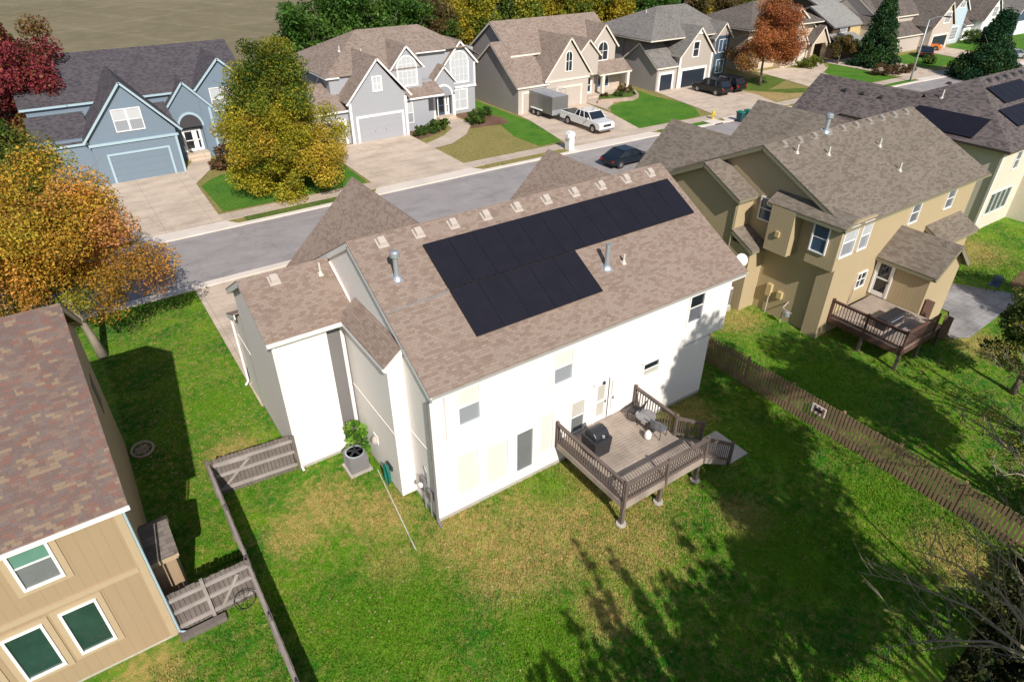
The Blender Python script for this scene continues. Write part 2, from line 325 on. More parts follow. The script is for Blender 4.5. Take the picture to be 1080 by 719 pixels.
def box_vent(par, P, mat='vent_tan', sl=.556):
    x, y, z = P; m = MB(); g = .15
    b = [(x-g, y-g*.9, z-g*.9*sl-.02), (x+g, y-g*.9, z-g*.9*sl-.02), (x+g, y+g*.9, z+g*.9*sl-.02), (x-g, y+g*.9, z+g*.9*sl-.02)]
    m.hexa([(x-g*1.35, y-g*1.3, z-g*1.3*sl-.01), (x+g*1.35, y-g*1.3, z-g*1.3*sl-.01), (x+g*1.35, y+g*1.3, z+g*1.3*sl-.01), (x-g*1.35, y+g*1.3, z+g*1.3*sl-.01)], [(x-g*1.35, y-g*1.3, z-g*1.3*sl+.015), (x+g*1.35, y-g*1.3, z-g*1.3*sl+.015), (x+g*1.35, y+g*1.3, z+g*1.3*sl+.015), (x-g*1.35, y+g*1.3, z+g*1.3*sl+.015)])
    m.hexa(b, [(p[0]*.85+x*.15, p[1]*.85+y*.15-.03, p[2]+.17) for p in b]); return m.build('roof_vent', mat, par)
def pipe(par, P, h, r=.05, mat='galvanised', cap=False, name='vent_pipe', sl=.5):
    x, y, z = P; m = MB(); m.lathe((x, y, z-.15), [(r*2.4, .1), (r*1.6, .22), (r, .26), (r, h+.15)], 12)
    if cap: m.lathe((x, y, z+h-.03), [(r*1.15, 0), (r*1.9, .04), (r*1.9, .2), (r*1.2, .26)], 12)
    m.hexa([(x-r*2, y-r*2.2, z-r*2.2*sl-.01), (x+r*2, y-r*2.2, z-r*2.2*sl-.01), (x+r*2, y+r*2, z+r*2*sl-.01), (x-r*2, y+r*2, z+r*2*sl-.01)], [(x-r*2, y-r*2.2, z-r*2.2*sl+.012), (x+r*2, y-r*2.2, z-r*2.2*sl+.012), (x+r*2, y+r*2, z+r*2*sl+.012), (x-r*2, y+r*2, z+r*2*sl+.012)])
    return m.build(name, mat, par, smooth=False)

# ------------------------------------------------------------------ foliage
def foliage(name, clumps, n_leaf, leaf, pal, parent=None, seed=1, spread=.5, mat='leaf', flat=0, local=False, off=(0, 0, 0), kind=None, aspect=.6):
    """many small leaf faces gathered in clumps; clumps = array (k,4) x,y,z,r ; pal = list of (rgb, weight); per-clump tint + per-leaf jitter"""
    rng = np.random.default_rng(seed); C = np.array(clumps, float); k = len(C)
    w = C[:, 3]**2; idx = rng.choice(k, n_leaf, p=w/w.sum())
    d = rng.normal(size=(n_leaf, 3)); d /= np.linalg.norm(d, axis=1)[:, None]; rr = rng.random(n_leaf)**.45
    g_ = rng.normal(size=(n_leaf, 3)); g_ *= (np.minimum(1, 2.0/np.linalg.norm(g_, axis=1)))[:, None]; pos = C[idx, :3]+g_*(C[idx, 3]*.62)[:, None]*np.array([1, 1, .8])
    nrm = d+rng.normal(size=(n_leaf, 3))*.7+np.array([0, 0, .5]); nrm /= np.linalg.norm(nrm, axis=1)[:, None]
    t = rng.normal(size=(n_leaf, 3)); t -= nrm*(t*nrm).sum(1)[:, None]; t /= np.linalg.norm(t, axis=1)[:, None]; b = np.cross(nrm, t)
    s = leaf*(.6+.8*rng.random(n_leaf))[:, None]
    V = np.stack([pos-t*s, pos+b*s*aspect-t*s*.1, pos+t*s, pos-b*s*aspect-t*s*.1], 1).reshape(-1, 3)-np.array(off)
    me = bpy.data.meshes.new(name); me.vertices.add(len(V)); me.vertices.foreach_set('co', V.astype(np.float32).ravel())
    me.loops.add(n_leaf*4); me.loops.foreach_set('vertex_index', np.arange(n_leaf*4, dtype=np.int32)); me.polygons.add(n_leaf)
    me.polygons.foreach_set('loop_start', np.arange(0, n_leaf*4, 4, dtype=np.int32)); me.polygons.foreach_set('loop_total', np.full(n_leaf, 4, dtype=np.int32)); me.update()
    P = np.array([p[0] for p in pal], float); W = np.array([p[1] for p in pal], float); W /= W.sum()
    q_ = C[:, :3]-C[:, :3].mean(0); q_ /= (np.abs(q_).max()+1e-6); f_ = np.sin(q_[:, 0]*3.1+seed)+np.sin(q_[:, 1]*2.7+seed*2)+np.sin(q_[:, 2]*3.3+seed*3)+rng.normal(size=k)*1.1; rk = f_.argsort().argsort()/k; ck = np.searchsorted(np.cumsum(W), rk).clip(0, len(P)-1); lk = np.where(rng.random(n_leaf) < .66, ck[idx], rng.choice(len(P), n_leaf, p=W))
    col = (P[lk]*.75+P[ck[idx]]*.25)*(.72+.56*rng.random(n_leaf))[:, None]*(.72+.56*rng.random(k))[idx][:, None]
    col = np.repeat(np.c_[col, np.ones(n_leaf)], 4, axis=0).astype(np.float32)
    at = me.color_attributes.new('col', 'FLOAT_COLOR', 'POINT'); at.data.foreach_set('color', col.ravel())
    me.materials.append(MATS[mat]); o = bpy.data.objects.new(name, me); COL.objects.link(o)
    if parent is not None: o.parent = parent
    if kind: o['kind'] = kind
    return o
def crown_clumps(c, r, n, seed, shape='round', rc=(.12, .26), gaps=.0):
    rng = np.random.default_rng(seed); out = []; c = np.array(c, float); r = np.array(r, float)
    lob = rng.normal(size=(7, 3)); lob /= np.linalg.norm(lob, axis=1)[:, None]; la = rng.uniform(-.2, .28, 7)
    while len(out) < n:
        d = rng.normal(size=3); d /= np.linalg.norm(d); q = rng.random()**.33*(1 if rng.random() < .85 else 1.1)
        q *= 1+sum(a*max(0, float(d@l))**3 for a, l in zip(la, lob))
        z = d[2]*q
        if shape in ('round', 'egg') and n > 50:
            if not len(out): lc = [l_*rng.uniform(.25, .6) for l_ in (lambda v: v/np.linalg.norm(v, axis=1)[:, None])(rng.normal(size=(11, 3)))]; lr = rng.uniform(.38, .56, 11)
            j = rng.integers(0, 11); p = lc[j]+d*rng.random()**.5*lr[j]*1.05; k = (1-.42*max(0, p[2])) if shape == 'egg' else 1; p = np.array([p[0]*k, p[1]*k, p[2]])
            out.append(list(c+p*r)+[float(rng.uniform(*rc))*float(r.mean())*.85]); continue
        if shape == 'cone':
            z = rng.random()**1.35*2-1; w = (1-z)/2*.98+.06; a = rng.random()*6.283; q2 = math.sqrt(rng.random()); p = np.array([math.cos(a)*q2*w, math.sin(a)*q2*w, z])
        elif shape == 'egg':
            p = d*q; k = 1-.38*max(0, p[2])-.05*p[2]; p = np.array([p[0]*k, p[1]*k, p[2]])
        else: p = d*q
        out.append(list(c+p*r)+[float(rng.uniform(*rc))*float(r.mean())])
    return out
def trunk_mesh(h, r, crown_c, crown_r, seed, nb=9, base=(0, 0, 0), twigs=0, start=.35):
    rng = random.Random(seed); m = MB(); base = Vector(base); top = Vector(crown_c)+Vector((0, 0, crown_r[2]*.55))
    pts = []; k = 8
    for i in range(k+1):
        t = i/k; p = base.lerp(top, t)+Vector((rng.uniform(-1, 1), rng.uniform(-1, 1), 0))*.06*(t*(1-t)*4)*r*8; pts.append(p)
    m.tube(pts, [r*(1.35 if i == 0 else 1)*(1-.85*i/k) for i in range(k+1)], 9)
    for b in range(nb):
        t = start+(1-start)*b/nb*.85; i = min(k-1, int(t*k)); p = pts[i].lerp(pts[i+1], t*k-i); a = b*2.4+rng.random()
        e = Vector(crown_c)+Vector((math.cos(a)*crown_r[0]*.72, math.sin(a)*crown_r[1]*.72, rng.uniform(-.2, .65)*crown_r[2])); mid = p.lerp(e, .5)+Vector((0, 0, .1*(e-p).length))
        m.tube([p, mid, e], [r*(.5-.3*t), r*.22, r*.05], 6)
        for q in range(twigs):
            s = p.lerp(mid, .5) if q % 3 == 0 else mid.lerp(e, rng.random()); tt = s+Vector((rng.uniform(-1, 1), rng.uniform(-1, 1), rng.uniform(.0, 1.1)))*crown_r[0]*.4
            m.tube([s, s.lerp(tt, .5)+Vector((0, 0, .12)), tt], [r*.11, r*.07, r*.025], 5)
    return m
def tree(name, label, base, cc, cr, n_leaf, leaf, pal, seed, trunk_r=.16, n_cl=90, shape='round', group=None, cat='tree', rc=(.13, .27), nb=9, bark='bark', twigs=0, start=.35, mat='leaf'):
    """base in world metres; cc, cr crown centre and radii relative to the base"""
    t = thing(name, label, cat, base, group)
    tm = trunk_mesh(cc[2], trunk_r, cc, cr, seed, nb, twigs=twigs, start=start).build('trunk', bark, t, local=True, smooth=True)
    foliage('crown', crown_clumps(cc, cr, n_cl, seed, shape, rc), n_leaf, leaf, pal, t, seed, mat=mat)
    return t
def bush(name, label, base, r, n, leaf, pal, seed, group=None, cat='shrub'):
    t = thing(name, label, cat, base, group)
    m = MB(); rng = random.Random(seed)
    for i in range(6):
        a = i*1.05; m.tube([(0, 0, -.02), (math.cos(a)*r[0]*.4, math.sin(a)*r[1]*.4, r[2]*.9)], [.03, .012], 5)
    m.build('stem', 'bark', t, local=True)
    foliage('foliage', crown_clumps((0, 0, r[2]*.95), r, 26, seed, rc=(.2, .35)), n, leaf, pal, t, seed); return t

# ------------------------------------------------------------------ material library
paint('white_trim', (.88, .86, .84), .5, .04); paint('door_navy', (.022, .03, .045), .4); paint('grey_trim', (.4, .39, .37), .6); paint('dark_metal', (.03, .03, .035), .4); paint('galvanised', (.5, .53, .57), .5, .1, .6); paint('vent_tan', (.5, .43, .38), .7); paint('vent_olive', (.3, .27, .24), .6)
paint('vent_and_shade_dark', (.06, .055, .06), .6); paint('pvc', (.6, .57, .5), .6); paint('blue_trim', (.4, .53, .6), .6); paint('olive_trim', (.26, .235, .15), .7); paint('grey_gutter', (.2, .19, .19), .5)
paint('tan_trim', (.48, .36, .23), .7); paint('brown_trim', (.12, .085, .06), .7); paint('cream_trim', (.8, .72, .62), .7); paint('green_hose', (.01, .16, .12), .5); paint('copper', (.35, .12, .05), .5)
siding('white_siding', (.93, .87, .83), .2, .86, .06); siding('olive_siding', (.5, .39, .235), .2, .74, .08); siding('tan_siding', (.4, .285, .175), .3, .91, .1)
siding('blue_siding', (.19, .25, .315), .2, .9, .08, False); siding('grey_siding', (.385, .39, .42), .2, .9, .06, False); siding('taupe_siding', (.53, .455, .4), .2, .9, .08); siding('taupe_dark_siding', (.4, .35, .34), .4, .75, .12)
siding('greige_siding', (.47, .41, .36), .2, .9, .08, False); siding('slate_siding', (.05, .085, .13), .2, .85, .1, False); siding('cream_siding', (.7, .63, .52), .2, .93, .06); siding('peach_siding', (.6, .48, .37), .2, .92, .06)
siding('brown_siding', (.11, .065, .04), .2, .8, .1, False); siding('pale_blue_siding', (.5, .6, .68), .2, .92, .05, False); siding('bright_tan_siding', (.62, .47, .24), .25, .85, .08); siding('off_white_siding', (.85, .84, .8), .2, .92, .05, False)
shingle('shingle_main', [(.25, .18, .142), (.295, .217, .174), (.335, .255, .208)], .2, .105, .07, .22)
shingle('shingle_olive', [(.172, .138, .11), (.215, .176, .142), (.255, .212, .172)], .26, .12, .12, .35)
shingle('shingle_multi', [(.185, .125, .108), (.225, .125, .1), (.19, .145, .13), (.225, .155, .125), (.185, .13, .115), (.28, .2, .14)], .22, .1, .12, .08, True)
shingle('shingle_purple', [(.085, .068, .068), (.13, .108, .105), (.17, .142, .135)], .26, .13, .16, .35)
shingle('shingle_charcoal', [(.065, .058, .068), (.09, .08, .09), (.115, .102, .112)], .26, .14, .1, .3)
shingle('shingle_tan', [(.23, .175, .14), (.29, .22, .18), (.34, .265, .22)], .26, .14, .1, .3)
shingle('shingle_grey', [(.17, .155, .145), (.215, .198, .185), (.26, .24, .22)], .26, .14, .1, .3)
shingle('shingle_pale', [(.25, .24, .23), (.3, .29, .275), (.34, .33, .31)], .26, .14, .1, .3)
shingle('shingle_brown', [(.11, .09, .08), (.15, .125, .11), (.19, .16, .14)], .26, .14, .12, .3)
glass('glass_dark', (.02, .024, .03)); glass('glass_green', (.022, .058, .05), .07, .6); glass('glass_teal', (.12, .25, .2), .12, .3); glass('glass_grey', (.14, .145, .17), .3, .2); glass('glass_blue', (.05, .09, .15)); glass('screen_grey', (.16, .17, .17), .7, .25, .2)
glass('glass_curtain', (.55, .52, .46), .25, .15); blinds('blinds', (.62, .64, .66)); blinds('blinds_dim', (.36, .38, .42)); blinds('blinds_cream', (.88, .87, .8))
concrete('concrete_drive', (.66, .53, .42), .18, 3.2); concrete('concrete_walk', (.58, .47, .38), .2, 1.5); concrete('curb', (.78, .68, .6), .12); concrete('asphalt', (.36, .325, .32), .14); concrete('foundation', (.5, .45, .4), .2); concrete('patio_stone', (.4, .38, .38), .6, .6)
weathered('deck_wood', (.3, .24, .195), (.47, .385, .32), 1, 5); weathered('fence_rail', (.3, .255, .235), (.42, .37, .34), 0, 5); weathered('rail_wood', (.1, .072, .06), (.22, .165, .14), 2, 6); weathered('fence_grey', (.11, .09, .08), (.24, .2, .18), 2, 5); weathered('fence_brown', (.24, .155, .085), (.4, .27, .155), 2, 5); weathered('red_wood', (.085, .04, .03), (.17, .085, .06), 2, 5); weathered('bark', (.1, .075, .055), (.24, .19, .15), 2, 3); weathered('pale_bark', (.2, .165, .12), (.38, .32, .25), 2, 4); weathered('stone_edge', (.4, .27, .2), (.5, .4, .32), 2, 3)
wear('asphalt', .16, .14, .18); wear('concrete_drive', .12, .14, .24); leafmat('leaf'); leafmat('needle', .12)
def solar_mat():
    m, nt, b, o = newmat('solar_cell'); uv = N(nt, 'ShaderNodeUVMap').outputs[0]; sp = N(nt, 'ShaderNodeSeparateXYZ'); L(nt, uv, sp.inputs[0]); fs = []
    for ax in (0, 1):
        d = N(nt, 'ShaderNodeMath', operation='DIVIDE', i_1=.17); L(nt, sp.outputs[ax], d.inputs[0]); fr = N(nt, 'ShaderNodeMath', operation='FRACT'); L(nt, d.outputs[0], fr.inputs[0]); lt = N(nt, 'ShaderNodeMath', operation='LESS_THAN', i_1=.05); L(nt, fr.outputs[0], lt.inputs[0]); fs.append(lt.outputs[0])
    mx = N(nt, 'ShaderNodeMath', operation='MAXIMUM'); L(nt, fs[0], mx.inputs[0]); L(nt, fs[1], mx.inputs[1]); v = obvec(nt); f = noise(nt, v, 1.5, 4, .6)
    k = mix(nt, f, (.011, .011, .018), (.02, .019, .028)); k = mix(nt, mx.outputs[0], k, (.007, .007, .014)); L(nt, k, b.inputs['Base Color']); b.inputs['Roughness'].default_value = .5; b.inputs['Specular IOR Level'].default_value = .2
solar_mat(); paint('panel_frame', (.01, .01, .014), .5)

# ------------------------------------------------------------------ the setting: ground, field, street
def sheet(name, pts, z, mat, kind='structure'):
    m = MB(); m.poly([(x, y, z) for x, y in pts]); o = m.build(name, mat); o['kind'] = kind
    if o.data.polygons[0].normal.z < 0: o.data.flip_normals()
    return o
grass('grass_yard', (.03, .19, .014), (.15, .32, .014), (.52, .37, .13), .72, 
      blobs=((.5, -1.2, 1.6), (3.2, -2.6, 2.3), (5.2, -4.6, 1.8), (1.2, -3.0, 1.7), (-1.6, 1.6, 1.3), (-3.2, 3.2, 1.3), (-2.3, -.8, .9), (-4.6, 2.6, 1.0), (-10.0, -.4, 1.0), (12.3, -.6, 1.3), (14.3, -11.8, 1.3), (24.2, .8, 1.0), (20.9, 3.5, 1.4), (9.6, -6.4, 1.0), (29.5, -5.8, 1.4), (41, .6, 2.2), (2.6, -6.3, .9), (-5.4, 8.2, 1.0), (6.9, -2.0, 2.4)),
      greens=((4.5, -.9, .9), (13.6, -4.5, 1.2), (14.8, -8.5, 1.2), (-3.4, -2.6, 2.2), (.2, -6, 1.5), (-5, 12, 1.4), (19.5, -3, 2.4), (39, 4, 2.6), (10, -8.5, 2)), fine=1.0)
grass('grass_mixed', (.16, .19, .04), (.26, .23, .07), (.5, .36, .17), 1.0, fine=.8); grass('grass_vivid', (.06, .19, .022), (.12, .25, .03), (.26, .25, .06), .35, fine=.9, stripe=(R(75), .8, .12)); grass('grass_dark', (.06, .14, .02), (.12, .19, .03), (.26, .22, .08), .7, fine=.8)
def field_lines():
    nt = MATS['field_stubble'].node_tree; b = next(n for n in nt.nodes if n.type == 'BSDF_PRINCIPLED'); k = b.inputs['Base Color'].links[0].from_socket; v = obvec(nt)
    for rot, sc, amt in ((R(-24), .022, 1.09), (R(52), .012, 1.07), (R(-20), .3, 1.04)):
        w = N(nt, 'ShaderNodeTexWave'); w.inputs['Scale'].default_value = sc; w.inputs['Distortion'].default_value = .5; w.inputs['Detail'].default_value = 2; mp = N(nt, 'ShaderNodeMapping'); mp.inputs['Rotation'].default_value = (0, 0, rot); L(nt, v, mp.inputs['Vector']); L(nt, mp.outputs[0], w.inputs['Vector'])
        k = mix(nt, 1, k, ramp(nt, w.outputs['Fac'], [(.93, (1,)*3), (.985, (amt,)*3)]), 'MULTIPLY')
    L(nt, k, b.inputs['Base Color'])
grass('grass_tan', (.34, .26, .1), (.46, .33, .15), (.56, .4, .22), .6, fine=.8); grass('field_stubble', (.2, .172, .1), (.255, .212, .135), (.33, .27, .18), .7, fine=.7, scale=.07)
grass('grass_painted_shade', (.012, .02, .008), (.025, .035, .012), (.05, .04, .018), .5, fine=.9); grass('mulch', (.16, .085, .055), (.24, .14, .1), (.3, .2, .14), .5, fine=.9)  # first grass: rear shade painted into its near-black greens
field_lines()
g = sheet('ground', [(-500, -500), (900, -500), (900, 900), (-500, 900)], 0, 'grass_yard')
sheet('field', [(-120, 62), (40, 62), (130, 92), (700, 500), (700, 880), (-400, 880), (-400, 62)], .004, 'field_stubble')
sheet('rear_ground_shade', [(9.2, -13.75), (15, -13.35), (22, -12.9), (45, -12.5), (60, -50), (5, -50)], .004, 'grass_painted_shade')  # dark sheet, the rear shade put into the ground colour
FC = [(-60, 32.6), (-5, 32.55), (22, 32.6), (36, 32.3), (48, 31.7), (60, 31.1), (75, 30.7), (90, 30.4), (105, 29.4), (120, 27.6), (140, 24), (170, 17), (220, 2)]
NC = [(-60, 24.6), (-5, 24.75), (22, 24.9), (36, 24.7), (48, 24.1), (60, 23.4), (75, 23.0), (90, 22.7), (105, 21.6), (120, 19.9), (140, 16), (170, 9), (220, -6)]
def off(P, d): return [(x, y+d) for x, y in P]
def strip(name, A, B, z, mat, t=0):
    m = MB()
    for i in range(len(A)-1):
        q = [A[i], A[i+1], B[i+1], B[i]]
        if t: m.hexa([(x, y, z-t) for x, y in q], [(x, y, z) for x, y in q])
        else: m.poly([(x, y, z) for x, y in q])
    o = m.build(name, mat); o['kind'] = 'structure'; return o
strip('front_lawns', off(FC, .3), off(FC, 30), .008, 'grass_mixed')
strip('road', off(NC, -.05), off(FC, .05), .012, 'asphalt')
strip('kerb', FC, off(FC, .42), .1, 'curb', .12); strip('kerb', off(NC, -.62), NC, .1, 'curb', .12)
strip('pavement', off(FC, 1.55), off(FC, 3.05), .045, 'concrete_walk', .05)
def fc(x): 
    for (a, b), (c, d) in zip(FC, FC[1:]):
        if a <= x <= c: return b+(d-b)*(x-a)/(c-a)
def drive(pts): 
    sheet('driveway', pts, .052, 'concrete_drive')
def apron(x0, x1, fl=.9):
    m = MB(); q = [(x0-fl, fc(x0)-.02), (x1+fl, fc(x1)-.02), (x1, fc(x1)+1.5), (x0, fc(x0)+1.5)]
    m.hexa([(x, y, .0) for x, y in q], [(x, y, .108 if i < 2 else .056) for i, (x, y) in enumerate(q)]); o = m.build('driveway_apron', 'curb'); o['kind'] = 'structure'
drive([(-5.0, 34), (.7, 34), (.9, 43.7), (3.2, 47.6), (3.6, 50.2), (2.0, 50.2), (.8, 47.9), (-9.0, 47.9), (-6.2, 43)]); apron(-5, .9)
drive([(13.2, 34), (22.3, 34), (22.4, 43.0), (22.4, 46.9), (13.6, 46.9), (13.3, 44)]); apron(13, 22.2)
drive([(33.6, 34), (43.4, 34), (44.2, 37), (45.4, 41.3), (45.6, 43.2), (46.2, 46.9), (36.2, 47), (35.9, 44)]); apron(33.2, 43.6)
drive([(54.2, 33), (65.0, 33), (66.8, 38), (67, 46.2), (57.4, 46.5), (56.6, 43), (55.2, 36.4)]); apron(54.2, 64.6)
drive([(75, 32.5), (82.0, 32.5), (86.0, 41.5), (89.8, 43.2), (90.2, 44.6), (86, 45.1), (84.2, 47.2), (78.5, 47.2), (77.5, 42)]); apron(75, 81.8)
drive([(92.4, 31.9), (100.2, 31.5), (102, 38), (102.2, 47), (93, 47)]); apron(92.6, 100)
drive([(113, 32), (121.2, 31), (122.5, 43), (115.5, 43)]); apron(113.4, 120.8)
drive([(-3.45, 24.2), (-3.45, 10.6), (7.6, 10.6), (7.6, 24.2)])
sheet('path', [(22.4, 42.9), (25.2, 44.4), (27.2, 46.2), (28.2, 50.4), (29.9, 50.4), (30, 46.8), (27.3, 43.4), (24.4, 41.4), (22.35, 41.1)], .056, 'concrete_walk')
sheet('path', [(45.4, 41.5), (46.6, 43.4), (48.6, 44.6), (49.9, 46), (49.9, 48.4), (46.3, 48.4), (46.2, 43)], .056, 'concrete_walk')
sheet('path', [(86.2, 41.7), (90.6, 44.2), (93.5, 46.8), (92.2, 47.3), (89.6, 44.9)], .056, 'concrete_walk')
sheet('lawn', [(1.2, 36), (9, 36), (13, 36), (13.2, 44.5), (9, 46), (5, 45.8), (2.4, 44.5), (1.1, 43)], .012, 'grass_vivid')
sheet('lawn', [(31.2, 36.0), (33.9, 36.0), (35.75, 41.6), (35.9, 47), (36, 56), (34.6, 56), (33, 47), (31, 40)], .012, 'grass_vivid')
sheet('lawn', [(43.8, 35.1), (53, 34.9), (55.2, 37.6), (56, 40.2), (55.6, 45), (56.6, 50.5), (55.5, 52.6), (53.4, 47.4), (51.2, 45.2), (47.6, 44), (45.8, 41.8), (44.9, 39)], .012, 'grass_vivid')
sheet('lawn', [(70.5, 39), (76.6, 36.4), (75, 34.05), (71, 36.4), (67.3, 41), (68, 45), (78, 45), (79.4, 42)], .012, 'grass_dark')
sheet('bare_lawn', [(66, 34.5), (74.8, 34.0), (70.8, 36.3), (67, 40.8), (65.5, 37)], .012, 'grass_tan')
sheet('lawn', [(82.4, 34), (91.8, 33.6), (92.6, 38), (93, 45.4), (90.6, 43.6), (86.2, 41.4)], .012, 'grass_vivid')
sheet('lawn', [(100.5, 35.2), (110, 33.6), (113, 33.4), (115, 42.7), (103, 42.7), (102.2, 39)], .012, 'grass_vivid')
sheet('lawn', [(122, 31), (150, 26), (165, 40), (140, 46), (123, 42.5)], .012, 'grass_vivid')
for a, b in ((1.3, 12), (43.2+9.9, 53.3), (23.2, 32.4)): pass
def verge(x0, x1, mat):
    xs = [x0+(x1-x0)*i/4 for i in range(5)]; strip('verge', [(x, fc(x)+.44) for x in xs], [(x, fc(x)+1.53) for x in xs], .05, mat, .05)
verge(2.2, 12, 'grass_dark'); verge(23.6, 32.2, 'grass_mixed'); verge(44.7, 53.2, 'grass_vivid'); verge(66, 74, 'grass_mixed'); verge(83, 91.6, 'grass_vivid'); verge(101.4, 112.4, 'grass_vivid')
sheet('flower_bed', [(22.5, 44.6), (25.4, 45.6), (26.6, 46.8), (26.8, 48.9), (22.5, 48.9)], .02, 'mulch'); sheet('flower_bed', [(28.9, 45.2), (33.4, 44.6), (34.2, 46.4), (33.6, 51.2), (30.4, 51.2), (30.2, 47)], .02, 'mulch')
sheet('flower_bed', [(47.5, 46.2), (51.6, 44.9), (53.2, 45.7), (54.6, 48), (54.4, 50), (50, 48.6)], .2, 'grass_dark'); sheet('flower_bed', [(2.7, 47.4), (6, 46.6), (9, 47.2), (9, 50.8), (4.4, 50.8)], .02, 'mulch')
sheet('patio', [(31.5, -1.2), (35.2, -1.4), (37.2, -4.6), (29.6, -5.0), (28.6, -4.4), (31.5, -3.0)], .06, 'patio_stone')
sheet('dirt_bed', [(38.0, -3.4), (40.6, -3.0), (41, -5.5), (38.4, -6.0), (32, -5.6), (36.4, -5.0)], .03, 'mulch')
m = MB(); pts = [(47.2, 45.6), (47.6, 46.0), (51.8, 44.7), (53.4, 45.5), (54.8, 47.6)]
for a, b in zip(pts, pts[1:]): m.bar((*a, .2), (*b, .2), .3, .42)
tag(m.build('retaining_wall', 'stone_edge'), 'low curved pinkish stone retaining wall round the bed by the porch', 'retaining wall')

# ------------------------------------------------------------------ main house (white, with the solar roof)
SL = .556
def mroof(x, y, d=0): return (x, y, 6.2+SL*(y+.35)+d)
H = thing('white_house', 'white two storey house with black solar panels on its tan roof and a deck behind', 'house', (0, 0, 0))
w = MB(); r = MB(); tr = MB()
gwall(w, 'X', 0, 14.05, 0, 10.9, .18, 3.35); gwall(w, 'X', 0.0, 14.9, 0.0, 10.9, 3.3, 6.3, 5.4, 9.45); w.box(.5, 6.0, -.14, .0, 3.95, 6.1)
w.prism('X', -3.35, -1.3, [(5.65, .15), (10.75, .15), (10.75, 6.0), (7.9, 7.6), (5.65, 6.4)]); w.prism('X', -1.3, 0, [(6.25, .15), (10.75, .15), (10.75, 6.0), (7.9, 7.6), (6.25, 6.65)])
w.prism('X', -3.35, -1.2, [(10.7, .15), (12.5, .15), (12.5, 3.95), (10.7, 4.85)]); w.box(-1.2, 7.6, 10.7, 14.2, .15, 4.6)
w.prism('Y', 10.7, 14.2, [(0.0, 4.6), (7.6, 4.6), (3.8, 8.2)]); w.prism('Y', 10.7, 13, [(11.6, 4.6), (17.8-3, 4.6), (14.8, 7.6), (14.7, 7.8)])
w.build('wall', 'white_siding', H)
b = MB(); b.box(.003, 14.047, .003, 10.85, -.05, .179); b.box(-3.347, 0, 5.653, 12.497, -.05, .149); b.box(-1.2, 7.59, 10.8, 14.19, -.05, .149); b.build('foundation', 'foundation', H)
gable_roof(r, tr, 'X', -.12, 15.35, 5.4, 9.4, -.35, 6.2, 11.1, 6.2)
gable_roof(r, tr, 'X', -3.58, -.14, 7.85, 7.83, 5.3, 6.42, 10.95, 6.1)
shed(r, tr, 'X', -3.58, -1.0, 10.78, 4.95, 12.75, 4.05)
gable_roof(r, tr, 'Y', 7.4, 14.5, 3.8, 8.4, -.15, 4.66, 7.75, 4.66, eaves=(0, 0), ends=(0, 1)); gable_roof(r, tr, 'Y', 7.4, 13.2, 14.75, 8.2, 11.3, 5.0, 18.0, 5.0, eaves=(0, 0), ends=(0, 1))
# bump-out roof, sloping down to -X
gable_roof(r, tr, 'Y', 1.62, 5.6, .0, 7.05, -.78, 6.42, None, 0, eaves=(1, 0), ends=(1, 0))
r.build('roof', 'shingle_main', H); tr.build('fascia', 'white_trim', H)
b = MB(); b.prism('Y', 1.83, 5.648, [(-.6, .15), (0, .15), (0, 6.9), (-.6, 6.45)]); b.build('wall', 'white_siding', H)
g = MB(); g.box(-1.295, -.62, 6.2, 6.246, .15, 6.6); g.build('corner_strip', 'grey_gutter', H)  # dark grey panel stands in for the shade in this recess
g = MB(); g.bar((-.1, -.36, 6.1), (15.33, -.36, 6.1), .06, .08); g.build('gutter', 'grey_trim', H); g = MB(); g.bar((-3.56, 5.26, 6.33), (-.8, 5.26, 6.33), .07, .09); g.build('gutter', 'white_trim', H)
g = MB(); g.tube([(-.12, -.4, 6.05), (-.1, -.1, 5.8), (-.1, -.06, .25), (-.1, -.35, .12)], .05, 8); g.build('downspout', 'grey_gutter', H)
g = MB(); g.tube([(-3.35, 5.25, 6.3), (-3.28, 5.58, 6.0), (-3.28, 5.58, .2), (-3.28, 5.4, .1)], .045, 8); g.build('downspout', 'white_trim', H)
g = MB(); g.tube([(-3.45, 12.62, 4.0), (-3.45, 12.6, .3), (-3.6, 12.6, .12)], .06, 8); g.build('downspout', 'white_trim', H)
boxes('band_board', 'white_siding', H, (-3.372, -3.35, 10.5, 12.5, 2.95, 3.0), (-.022, -.0, .0, 1.83, 3.25, 3.3), (-.622, -.6, 1.83, 5.6, 3.25, 3.3))
window(H, (.98, -.14, 4.35), .8, 1.5, pm='blinds_dim', pm2='blinds_cream'); window(H, (5.05, -.14, 4.35), .82, 1.4, pm='blinds_dim', pm2='blinds_cream'); window(H, (12.3, 0, 4.45), .82, 1.4, pm='glass_grey', pm2='glass_dark')
window(H, (9.98, 0, 2.58), .85, .65, pm='glass_curtain', pm2='glass_dark'); window(H, (.85, 0, .85), .88, 2.0, pm='blinds_cream', bars=''); window(H, (2.15, 0, .68), .9, 1.95, pm='blinds_cream', bars='')
window(H, (3.47, 0, .68), .73, 1.95, pm='glass_curtain', bars='', fm='white_trim'); H.children[-1].children[0].data.materials[0] = MATS['screen_grey']
window(H, (4.6, 0, .98), .58, 1.95, pm='blinds_cream', bars=''); window(H, (6.12, 0, 1.35), .62, 1.55, pm='screen_grey', pm2='glass_curtain')
door(H, (7.35, 0, 1.32), .62, 1.95, pm='glass_curtain'); door(H, (8.1, 0, 1.32), .3, 1.95, pm='glass_curtain')
g = MB(); g.lathe((7.72, -.08, 3.22), [(.03, 0), (.07, .03), (.06, .12), (.02, .15)]); g.build('porch_light', 'dark_metal', H)
for i in range(10): box_vent(H, mroof(1.07+i*1.475, 5.02))
